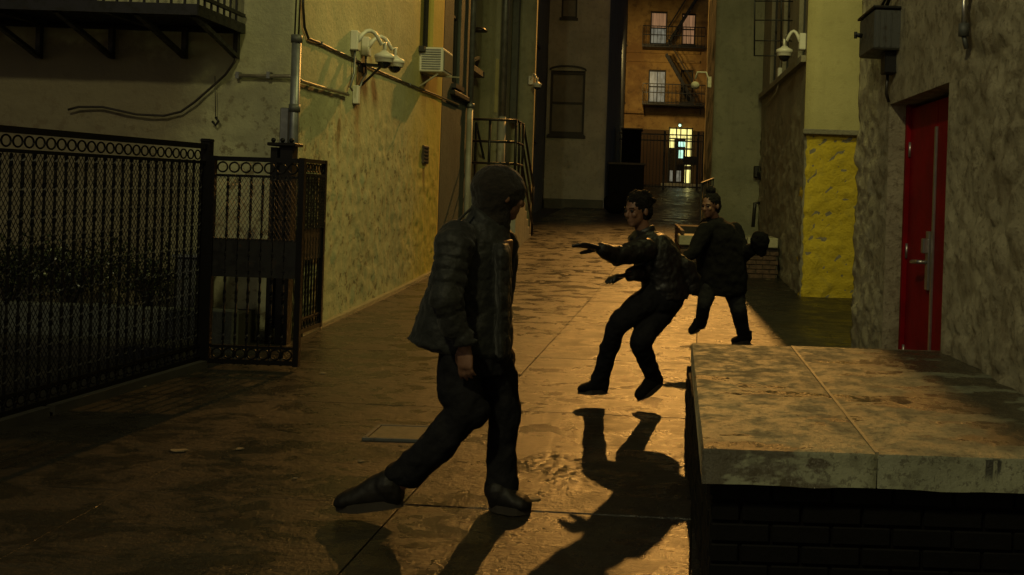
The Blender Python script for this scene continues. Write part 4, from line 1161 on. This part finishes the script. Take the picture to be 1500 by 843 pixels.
shrub(at(12, 400, 8.3).x, 8.32, .36, .62, 'leftmost bushy evergreen behind the fence, cut by the photo edge', 1100, 1)
shrub(at(100, 400, 8.3).x, 8.34, .40, .62, 'widest evergreen shrub behind the fence, second from the left', 1300, 2)
shrub(at(215, 400, 8.3).x, 8.32, .25, .50, 'small evergreen shrub behind the fence nearest the gate', 700, 3)
SB = thing('yard_cabinet', 'small pale utility box behind the fence by the gate post', 'utility box', at(272, 392, 8.4))
a, b = at(262, 408, 8.3), at(292, 378, 8.3); t = MB(); t.box((a.x, 8.25, .46), (b.x, 8.5, b.z), .01); t.build('case', M['boxgrey'], SB)
t = MB(); t.box((a.x-.03, 8.22, b.z), (b.x+.03, 8.53, b.z+.03), .008); t.build('lid', M['galv'], SB)

# access plate, litter
AP = thing('access_plate', 'small rectangular metal access plate set in the paving behind the hooded man', 'access plate', (-1.45, 5.76, g(5.76)))
t = MB(); zp = g(5.76)
t.box((-1.60, 5.62, zp-.02), (-1.30, 5.90, zp+.008), .003); t.build('lid', M['plate'], AP)
t = MB()
for (a, b) in (((-1.63, 5.59), (-1.27, 5.615)), ((-1.63, 5.905), (-1.27, 5.93)), ((-1.63, 5.616), (-1.605, 5.904)), ((-1.295, 5.616), (-1.27, 5.904))): t.box((a[0], a[1], zp-.02), (b[0], b[1], zp+.011), .003)
t.build('frame', M['boxgrey'], AP)
def ground_pt(px, py):
    dx, dy = px-950, py-287; u = dx*CR+dy*SR; v = -dx*SR+dy*CR
    Y = 6
    for _ in range(40): Y = (1.6-g(Y))*1400/v
    return V((u*Y/1400, Y, g(Y)))
LIT = [(205, 567, .09, 'flattened pale scrap of paper on the paving near the fence'), (262, 661, .10, 'long thin pale leaf on the dark paving left of the hooded man'), (350, 659, .05, 'tiny pale leaf right of the long thin one on dark paving'), (474, 548, .05, 'pale scrap lying below the open gate leaf'),
       (540, 637, .04, 'dark twig beside the metal access plate'), (529, 677, .04, 'small crumpled leaf below the access plate'), (786, 733, .06, 'pale pebble just right of the hooded man front boot'), (1172, 560, .05, None), (432, 702, .03, 'tiny pale speck on the paving left of the raised boot'), (1125, 410, .09, 'crushed white paper at the foot of the low brick wall')]
rnd = random.Random(3)
for (px_, py_, sz, lab) in LIT:
    if lab is None: continue
    c = ground_pt(px_, py_); t = MB()
    a0 = rnd.uniform(0, 3); n = 7; top = []; bot = []
    for k in range(n):
        a = 2*PI*k/n; rr = sz*.55*rnd.uniform(.6, 1.1); x = rr*math.cos(a); y = rr*.45*math.sin(a)
        X_ = x*math.cos(a0*.2)-y*math.sin(a0*.2); Y_ = x*math.sin(a0*.2)+y*math.cos(a0*.2)
        zz = g(c.y+Y_)
        top.append((c.x+X_, c.y+Y_, zz+.004+rnd.uniform(0, .006))); bot.append((c.x+X_, c.y+Y_, zz+.002))
    t.add(top+bot+[(c.x, c.y, c.z+.007)], [(k, (k+1) % n, 2*n) for k in range(n)] + [(k+n, (k+1) % n+n, (k+1) % n, k) for k in range(n)])
    o = t.build('litter_scrap', M['rag'] if 'dark' not in lab[:6] else M['stem'], None); tag(o, lab, 'litter', 'scraps of litter on the paving')

# ================================================================ PEOPLE
def frame_of(f, u=V((0, 0, 1))):
    f = V(f).normalized(); r = f.cross(u).normalized(); return f, r, r.cross(f).normalized()
def limb(mb, pts, n=14):
    """pts: (point, radius): tapered limb with round joints"""
    P_ = [V(p) for p, _ in pts]; R_ = [r for _, r in pts]
    for i in range(len(P_)-1):
        mb.tube([P_[i], P_[i+1]], [R_[i], R_[i+1]], n)
    for p, r in zip(P_, R_): mb.ball(p, r*1.0, n=12)
def head(mb, c, f, up=V((0, 0, 1)), s=1.0):
    f, r, u = frame_of(f, up); c = V(c)
    ax = (r, f, u)
    mb.ball(c+u*.028*s-f*.008*s, (.075*s, .094*s, .088*s), ax, 18)
    mb.ball(c-u*.045*s+f*.022*s, (.058*s, .066*s, .070*s), ax, 16)       # jaw and cheeks
    mb.ball(c-u*.096*s+f*.052*s, (.030*s, .026*s, .022*s), ax, 12)        # chin
    mb.ball(c+u*.012*s+f*.074*s, (.052*s, .020*s, .014*s), ax, 12)        # brow
    mb.tube([c+u*.0*s+f*.082*s, c-u*.036*s+f*.102*s], [.009*s, .014*s], 8); mb.ball(c-u*.038*s+f*.098*s, .015*s, n=8)
    mb.ball(c-u*.068*s+f*.076*s, (.024*s, .012*s, .0065*s), ax, 10); mb.ball(c-u*.080*s+f*.072*s, (.021*s, .012*s, .007*s), ax, 10)
    for sd in (-1, 1):
        mb.ball(c+r*sd*.078*s-u*.012*s-f*.012*s, (.010*s, .019*s, .031*s), ax, 10)
        mb.ball(c+r*sd*.038*s-u*.030*s+f*.066*s, (.022*s, .020*s, .022*s), ax, 10)
def eyes(parent, c, f, s=1.0, up=V((0, 0, 1))):
    f, r, u = frame_of(f, up); c = V(c)
    for sd in (-1, 1):
        t = MB(); t.ball(c+r*sd*.031*s-u*.004*s+f*.079*s, .012*s, n=10); t.build('eye', M['smoke'], parent)
        t = MB(); t.bar(c+r*sd*.016*s+u*.016*s+f*.092*s, c+r*sd*.050*s+u*.018*s+f*.080*s, .005*s, .006*s); t.build('eyebrow', M['hair'], parent)
def hand(mb, wrist, d, palm_n, s=1.0, curl=.5, spread=.12, fat=0.0):
    """palm along d, palm facing palm_n; five bent fingers of different lengths"""
    d = V(d).normalized(); pn = V(palm_n); pn = (pn-d*pn.dot(d)).normalized(); sd = d.cross(pn).normalized(); w0 = V(wrist)
    mb.loft([(w0-d*.02*s, sd*.026*s, pn*.019*s), (w0+d*.012*s, sd*.029*s, pn*.018*s), (w0+d*.05*s, sd*.041*s, pn*.017*s), (w0+d*.088*s, sd*.042*s, pn*.014*s), (w0+d*.098*s, sd*.036*s, pn*.010*s)], 14)
    for k, (o_, L) in enumerate(((-.030, .070), (-.0105, .080), (.0105, .074), (.030, .058))):
        b = w0+d*.088*s+sd*o_*s; dd = (d+sd*o_*spread*22).normalized(); p = b; pts = [(p, (.0088+fat)*s)]
        a = 0
        for seg, fr in enumerate((.45, .32, .23)):
            a += curl*(.55+.1*k)*(1 if seg else .8)
            q = dd*math.cos(a)+pn*math.sin(a); p = p+q*L*fr*s; pts.append((p, (.0084-.0009*seg+fat)*s))
        limb(mb, pts, 8)
    p = w0+d*.022*s-sd*.030*s; t1 = p+(d*.65-sd*.55+pn*.35).normalized()*.038*s; t2 = t1+(d*.85-sd*.12+pn*.4).normalized()*.030*s; t3 = t2+(d*.9+sd*.1+pn*.45).normalized()*.022*s
    limb(mb, [(p, (.015+fat)*s), (t1, (.0115+fat)*s), (t2, (.010+fat)*s), (t3, (.008+fat)*s)], 8)
def boot(parent, heel, toe, up, hgt=.10, name='boot', mat='boot', s=1.0):
    """shoe with sole: heel and toe are the ends of the sole"""
    heel, toe = V(heel), V(toe); d = (toe-heel).normalized(); up = V(up); up = (up-d*up.dot(d)).normalized(); sd = d.cross(up).normalized(); L = (toe-heel).length
    def P(a, h): return heel+d*L*a+up*h*s
    t = MB()
    t.loft([(P(.0, .050), sd*.026*s, up*.030*s), (P(.06, .052), sd*.036*s, up*.046*s), (P(.25, .060), sd*.040*s, up*.056*s), (P(.45, .052), sd*.043*s, up*.048*s), (P(.65, .040), sd*.049*s, up*.034*s), (P(.85, .034), sd*.047*s, up*.027*s), (P(.96, .028), sd*.032*s, up*.018*s), (P(1.0, .026), sd*.014*s, up*.010*s)], 16)
    t.tube([P(.22, .06), P(.18, hgt+.03)], [.046*s, .045*s], 14); t.ball(P(.2, .07), .048*s)
    b = remesh(t, name, M[mat], parent, .007, .004, .03, 2)
    t = MB(); n = 18; lo = []; hi = []
    for k in range(n):
        a = 2*PI*k/n; x = .5+.5*math.cos(a); wv = (.050 if x > .5 else .040)*(1-abs(2*x-1)**3*.35); y = math.sin(a)*wv
        lo.append(P(0, 0)+d*L*x+sd*y*s); hi.append(lo[-1]+up*.028*s)
    t.add(lo+hi, [tuple(range(n-1, -1, -1)), tuple(range(n, 2*n))]+[(k, (k+1) % n, (k+1) % n+n, k+n) for k in range(n)])
    t.build('sole', M['sole'], b)
    return b
def wpx(px): return px/1400

# ---- the hooded man in the foreground, striding to the right, seen from behind his right side
Y1 = 4.52
P1 = thing('person', 'hooded person in bulky olive-grey quilted jacket striding right in the foreground, back to us', 'person', (-.78, Y1, g(Y1)))
def rg(px, py, Y, hwpx, dep, tilt=0.0):
    """clothing ring: photo half width in px, depth half width in m"""
    return (at(px, py, Y), V((hwpx*Y/1400, 0, 0))+V((0, 0, tilt*hwpx*Y/1400)), V((0, dep, 0)))
# body (skin): head, neck, trunk, arms, hands, legs to the ankles
hc = at(738, 285, Y1-.02); fd = V((.86, .50, -.10))
t = MB(); head(t, hc, fd, s=1.0)
limb(t, [(hc+V((-.02, 0, -.08)), .055), (at(715, 340, Y1), .06)])
t.loft([rg(712, 350, Y1, 40, .12), rg(702, 400, Y1, 46, .12), rg(700, 460, Y1, 44, .11), rg(700, 510, Y1, 44, .11)], 18)
RH = at(682, 511, 4.24); hd = V((.02, -.05, -1))
limb(t, [(at(676, 358, 4.33), .045), (at(655, 440, 4.22), .040), (RH, .027)])
hand(t, RH+V((0, 0, .01)), hd, V((.35, .9, 0)), 1.0, .55)
limb(t, [(at(732, 362, 4.70), .045), (at(728, 440, 4.76), .040), (at(736, 505, 4.72), .027)])
hand(t, at(736, 505, 4.72), V((.1, 0, -1)), V((0, -1, 0)), 1.0, .5)
RK, RA = at(684, 604, 4.36), at(588, 706, 4.34)
LK, LA = at(738, 604, 4.54), at(733, 712, 4.53)
RHIP, LHIP = at(678, 525, 4.43), at(718, 525, 4.55)
limb(t, [(RHIP, .08), (RK, .055), (RA, .040)]); limb(t, [(LHIP, .08), (LK, .055), (LA, .040)])
body = remesh(t, 'body', M['skin'], P1, .0065, 0, 1, 2)
# trousers
t = MB()
t.loft([rg(694, 470, Y1, 50, .135), rg(696, 510, Y1, 52, .15), rg(698, 545, 4.50, 48, .14)], 20)
limb(t, [(RHIP, .112), (at(672, 565, 4.40), .104), (RK+V((0, 0, .01)), .086), (at(640, 652, 4.35), .086), (at(600, 692, 4.34), .074)])
limb(t, [(LHIP, .105), (at(731, 560, 4.55), .095), (LK, .080), (at(736, 660, 4.54), .072), (at(734, 716, 4.53), .080)])
t.ball(RK+V((.02, 0, .0)), .084)
# gathered hems
t.ball(at(586, 693, 4.34), (.075, .075, .05)); t.ball(at(734, 722, 4.53), (.078, .085, .03))
remesh(t, 'trousers', M['denim'], P1, .009, .034, .09, 3)
# jacket: quilted trunk, hem flaring behind, collar, open front edge
t = MB()
t.loft([rg(717, 316, Y1, 26, .085), rg(706, 330, Y1, 40, .135), rg(700, 350, Y1, 46, .175), rg(694, 385, Y1, 55, .19), rg(687, 420, Y1, 61, .19, .02), rg(681, 455, Y1, 67, .19, .05), rg(676, 485, Y1, 73, .20, .09), rg(672, 506, Y1, 77, .20, -.12), rg(680, 516, Y1, 66, .17, -.14)], 26)
t.loft([(at(735, 356, 4.42), V((.03, 0, 0)), V((0, .06, 0))), (at(737, 372, 4.42), V((.035, 0, 0)), V((0, .10, 0))), (at(738, 440, 4.42), V((.030, 0, 0)), V((0, .12, 0))), (at(738, 519, 4.42), V((.030, 0, 0)), V((0, .12, 0)))], 14)
limb(t, [(at(672, 349, 4.36), .088), (at(664, 362, 4.30), .094)])
# quilted sleeve: bulging bands
sp = [at(668, 352, 4.31), at(661, 385, 4.27), at(654, 440, 4.20), at(666, 478, 4.21), at(682, 500, 4.23)]
for i in range(len(sp)-1):
    a, b = sp[i], sp[i+1]; nb_ = 2 if i != 1 else 3
    for k in range(nb_):
        c0 = a.lerp(b, k/nb_); c1 = a.lerp(b, (k+1)/nb_); R0 = .090-.010*(i+k/nb_)
        t.tube([c0, c0.lerp(c1, .25), c0.lerp(c1, .75), c1], [R0*.88, R0, R0, R0*.86], 16)
t.ball(sp[2], .078); t.ball(sp[3], .066); t.tube([sp[-1], sp[-1]+V((.002, 0, -.012))], [.055, .050], 14)
sp = [at(735, 360, 4.70), at(730, 440, 4.76), at(736, 500, 4.72)]
limb(t, [(sp[0], .088), (sp[1], .072), (sp[2], .055)])
jk = remesh(t, 'jacket', M['jacket'], P1, .008, .030, .075, 2)
t = MB()
cc = at(718, 322, Y1-.02)
for i, (dz, rx, ry, ox) in enumerate(((-.05, .105, .115, -.02), (0, .088, .10, 0.0), (.045, .090, .10, .005), (.05, .078, .088, .006))):
    pass
t.loft([(cc+V((-.03, 0, -.07)), V((.105, 0, -.05)), V((0, .125, 0))), (cc+V((-.01, 0, -.025)), V((.088, 0, -.055)), V((0, .105, 0))), (cc+V((-.005, 0, .012)), V((.086, 0, -.055)), V((0, .10, 0))), (cc+V((-.002, 0, .022)), V((.072, 0, -.05)), V((0, .088, 0)))], 22)
remesh(t, 'collar', M['jacket'], P1, .008, .012, .05, 2)
t = MB()
for (a, b) in (((648, 372), (700, 366)), ((640, 404), (690, 402)), ((636, 432), (690, 437))): pass
t.tube([at(690, 306, 4.38), at(668, 326, 4.33), at(655, 345, 4.30)], .006, 6)
t.build('seam', M['jacket'], jk)
# knit hood over the head
t = MB(); f_, r_, u_ = frame_of(fd); ax = (r_, f_, u_)
hcc = at(730, 280, Y1-.01)
t.ball(hcc+V((0, 0, .006)), (.114, .132, .120), (r_, f_, u_), 24)
t.ball(hcc+V((-.015, 0, -.045)), (.105, .110, .105), ax, 20)
t.loft([(hcc+V((-.01, 0, -.05)), V((.10, 0, 0)), V((0, .10, 0))), (hcc+V((-.015, 0, -.12)), V((.085, 0, 0)), V((0, .09, 0))), (hcc+V((-.03, 0, -.17)), V((.085, 0, 0)), V((0, .09, 0)))], 20)
remesh(t, 'hood', M['hood'], P1, .008, .016, .05, 2)
# boots: front one flat, rear one kicked up behind
zf = g(4.52)+.004
boot(P1, at(716, 744, 4.50)*V((1, 1, 0)) + V((0, 0, zf)) if False else V((at(717, 744, 4.52).x, 4.50, zf)), V((at(780, 744, 4.52).x, 4.47, zf)), (0, 0, 1), .05, s=1.28)
boot(P1, at(592, 742, 4.33), at(492, 748, 4.36), at(586, 690, 4.33)-at(590, 740, 4.33), .035, s=1.45)

# ---- the leaning man in the black leather jacket
Y2 = 6.62
P2 = thing('person', 'crouching person in black leather jacket leaning back with both gloved arms held out', 'person', (-.15, Y2, g(Y2)))
fd2 = V((-.72, -.66, -.05)); hc2 = at(934, 308, Y2-.05)
t = MB(); head(t, hc2, fd2, s=.98)
limb(t, [(hc2+V((.02, .02, -.08)), .052), (at(946, 345, Y2), .058)])
t.loft([rg(950, 352, Y2, 28, .11), rg(964, 385, Y2, 30, .11), rg(972, 425, Y2, 28, .11)], 16)
A1 = [at(938, 366, 6.42), at(906, 375, 6.20), at(880, 365, 6.05)]
A2 = [at(950, 362, 6.76), at(945, 400, 6.55), at(922, 402, 6.32)]
limb(t, [(A1[0], .048), (A1[1], .038), (A1[2], .026)]); limb(t, [(A2[0], .048), (A2[1], .038), (A2[2], .026)])
K1, N1 = at(905, 474, 6.42), at(877, 560, 6.66); K2, N2 = at(938, 500, 6.40), at(958, 558, 6.66)
H1, H2 = at(962, 432, 6.56), at(978, 440, 6.72)
limb(t, [(H1, .08), (K1, .052), (N1, .038)]); limb(t, [(H2, .08), (K2, .052), (N2, .038)])
body = remesh(t, 'body', M['skin'], P2, .0068, 0, 1, 2)
eyes(P2, hc2, fd2, .98)
t = MB(); f_, r_, u_ = frame_of(fd2); ax = (r_, f_, u_)
t.ball(hc2+u_*.044-f_*.017, (.087, .096, .090), ax, 20); t.ball(hc2+u_*.0-f_*.045, (.084, .068, .085), ax, 16)
for i in range(26):
    a = random.uniform(0, 2*PI); e = random.uniform(.1, 1.2); d_ = r_*math.cos(a)*math.cos(e)+f_*(math.sin(a)*math.cos(e)-.35)+u_*math.sin(e); t.ball(hc2+u_*.048-f_*.008+d_*.084, random.uniform(.014, .026), n=8)
remesh(t, 'hair', M['hair'], P2, .006, .022, .022, 0)
t = MB()
hand(t, A1[2], V((-.9, -.35, .22)), V((-.1, -.3, -.9)), 1.08, .22, .30, .003)
g1 = remesh(t, 'glove', M['leather'], P2, .006, 0, 1, 1)
t = MB(); hand(t, A2[2], V((-.85, -.45, -.10)), V((0, -.2, -1)), 1.05, .5, .2, .003)
remesh(t, 'glove', M['leather'], P2, .006, 0, 1, 1)
t = MB()
t.loft([rg(946, 338, Y2, 16, .075), rg(948, 346, Y2, 28, .15, .1), rg(956, 362, Y2, 34, .19, .12), rg(965, 385, Y2, 36, .18, .1), rg(972, 410, Y2, 33, .17, .05), rg(975, 428, Y2, 34, .17, .0), rg(976, 436, Y2, 32, .16, 0)], 22)
limb(t, [(A1[0]+V((.03, 0, .0)), .085), (A1[0].lerp(A1[1], .5), .074), (A1[1], .066), (A1[1].lerp(A1[2], .6), .054), (A1[1].lerp(A1[2], .95), .044)])
limb(t, [(A2[0], .085), (A2[1], .068), (A2[1].lerp(A2[2], .9), .046)])
# tail of the jacket swinging out behind
t.loft([(at(985, 378, Y2), V((.05, 0, .03)), V((0, .10, 0))), (at(1000, 392, Y2), V((.075, 0, .04)), V((0, .08, 0))), (at(1014, 412, Y2), V((.06, 0, .03)), V((0, .05, 0))), (at(1018, 428, Y2), V((.03, 0, .02)), V((0, .03, 0)))], 14)
remesh(t, 'jacket', M['leather'], P2, .009, .030, .07, 2)
t = MB(); c = at(945, 338, Y2); t.loft([(c+V((.0, 0, -.035)), V((.075, 0, .02)), V((0, .085, 0))), (c+V((0, 0, .012)), V((.068, 0, .02)), V((0, .075, 0))), (c+V((0, 0, .022)), V((.058, 0, .02)), V((0, .065, 0)))], 16); remesh(t, 'collar', M['leather'], P2, .008, .008, .04, 1)
t = MB()
t.loft([rg(972, 418, Y2, 28, .14), rg(970, 440, Y2, 32, .17), rg(966, 452, Y2, 28, .15)], 18)
limb(t, [(H1, .108), (H1.lerp(K1, .55), .092), (K1, .072), (K1.lerp(N1, .5), .064), (N1, .058)])
limb(t, [(H2, .112), (H2.lerp(K2, .5), .096), (K2, .073), (K2.lerp(N2, .5), .064), (N2, .058)])
remesh(t, 'trousers', M['denim'], P2, .0095, .030, .08, 2)
boot(P2, at(890, 577, 6.66), at(846, 577, 6.60), (0, 0, 1), .08, 'shoe', 'black_wool', 1.12)
boot(P2, at(972, 562, 6.68), at(934, 588, 6.56), at(962, 548, 6.66)-at(962, 572, 6.66), .08, 'shoe', 'black_wool', 1.12)

# ---- the man in the long black coat behind
Y3 = 9.25
P3 = thing('person', 'person in long black coat with dark topknot running behind the leather-jacketed one', 'person', (.7, Y3, g(Y3)))
fd3 = V((-.66, -.75, -.08)); hc3 = at(1041, 301, Y3-.08)
t = MB(); head(t, hc3, fd3, s=1.0)
limb(t, [(hc3+V((.02, .02, -.08)), .052), (at(1048, 325, Y3), .058)])
t.loft([rg(1051, 332, Y3, 22, .11), rg(1055, 370, Y3, 22, .11), rg(1055, 410, Y3, 20, .11)], 16)
B1 = [at(1034, 338, 9.10), at(1014, 372, 8.95), at(996, 383, 8.85)]
B2 = [at(1074, 338, 9.35), at(1090, 372, 9.25), at(1108, 362, 9.12)]
limb(t, [(B1[0], .05), (B1[1], .04), (B1[2], .027)]); limb(t, [(B2[0], .05), (B2[1], .04), (B2[2], .027)])
hand(t, B1[2], V((-.8, -.5, -.1)), V((0, -.3, -1)), 1.0, .6); hand(t, B2[2], V((.25, -.6, .75)), V((-1, -.2, 0)), 1.05, .9)
K3, N3 = at(1082, 455, 9.16), at(1089, 487, 9.30); K4, N4 = at(1031, 448, 9.05), at(1027, 476, 9.25)
G1, G2 = at(1072, 412, 9.3), at(1042, 412, 9.2)
limb(t, [(G1, .08), (K3, .052), (N3, .038)]); limb(t, [(G2, .08), (K4, .05), (N4, .036)])
remesh(t, 'body', M['skin'], P3, .008, 0, 1, 1)
eyes(P3, hc3, fd3)
t = MB(); f_, r_, u_ = frame_of(fd3); ax = (r_, f_, u_)
t.ball(hc3+u_*.044-f_*.018, (.086, .095, .088), ax, 18); t.ball(hc3-f_*.05-u_*.01, (.080, .062, .085), ax, 14); t.ball(hc3+u_*.145-f_*.01, (.048, .048, .042), ax, 12)
remesh(t, 'hair', M['hair'], P3, .007, .020, .022, 0)
t = MB()
t.loft([rg(1046, 318, Y3, 12, .08), rg(1050, 326, Y3, 24, .16, -.1), rg(1054, 345, Y3, 33, .19, -.1), rg(1056, 375, Y3, 36, .19), rg(1056, 400, Y3, 39, .20), rg(1053, 425, Y3, 41, .20, .02), rg(1052, 432, Y3, 40, .19, .05)], 22)
limb(t, [(B1[0], .085), (B1[1], .066), (B1[1].lerp(B1[2], .85), .05)]); limb(t, [(B2[0], .09), (B2[1], .075), (B2[1].lerp(B2[2], .85), .058)])
remesh(t, 'coat', M['black_wool'], P3, .011, .030, .09, 2)
t = MB()
t.loft([rg(1058, 400, Y3, 26, .14), rg(1057, 420, Y3, 29, .15)], 16)
limb(t, [(G1, .11), (K3, .080), (K3.lerp(N3, .5), .074), (N3, .068)]); limb(t, [(G2, .10), (K4, .068), (K4.lerp(N4, .5), .060), (N4, .052)])
remesh(t, 'trousers', M['denim'], P3, .011, .026, .08, 2)
gz3 = g(9.3)+.004
boot(P3, V((at(1100, 499, 9.3).x, 9.33, gz3)), V((at(1071, 499, 9.3).x, 9.22, gz3)), (0, 0, 1), .09, 'shoe', 'black_wool', 1.05)
boot(P3, at(1030, 478, 9.3), at(1011, 491, 9.2), at(1027, 468, 9.28)-at(1030, 480, 9.3), .07, 'shoe', 'black_wool', 1.0)
t = MB(); c = at(1113, 354, 9.06); t.ball(c, (.095, .06, .105), n=18); t.ball(c+V((.02, 0, -.10)), (.05, .04, .05), n=12)
o = remesh(t, 'carried_bag', M['bag'], None, .01, .03, .05, 2); tag(o, 'small round black bag held up by the person in the long coat', 'bag')
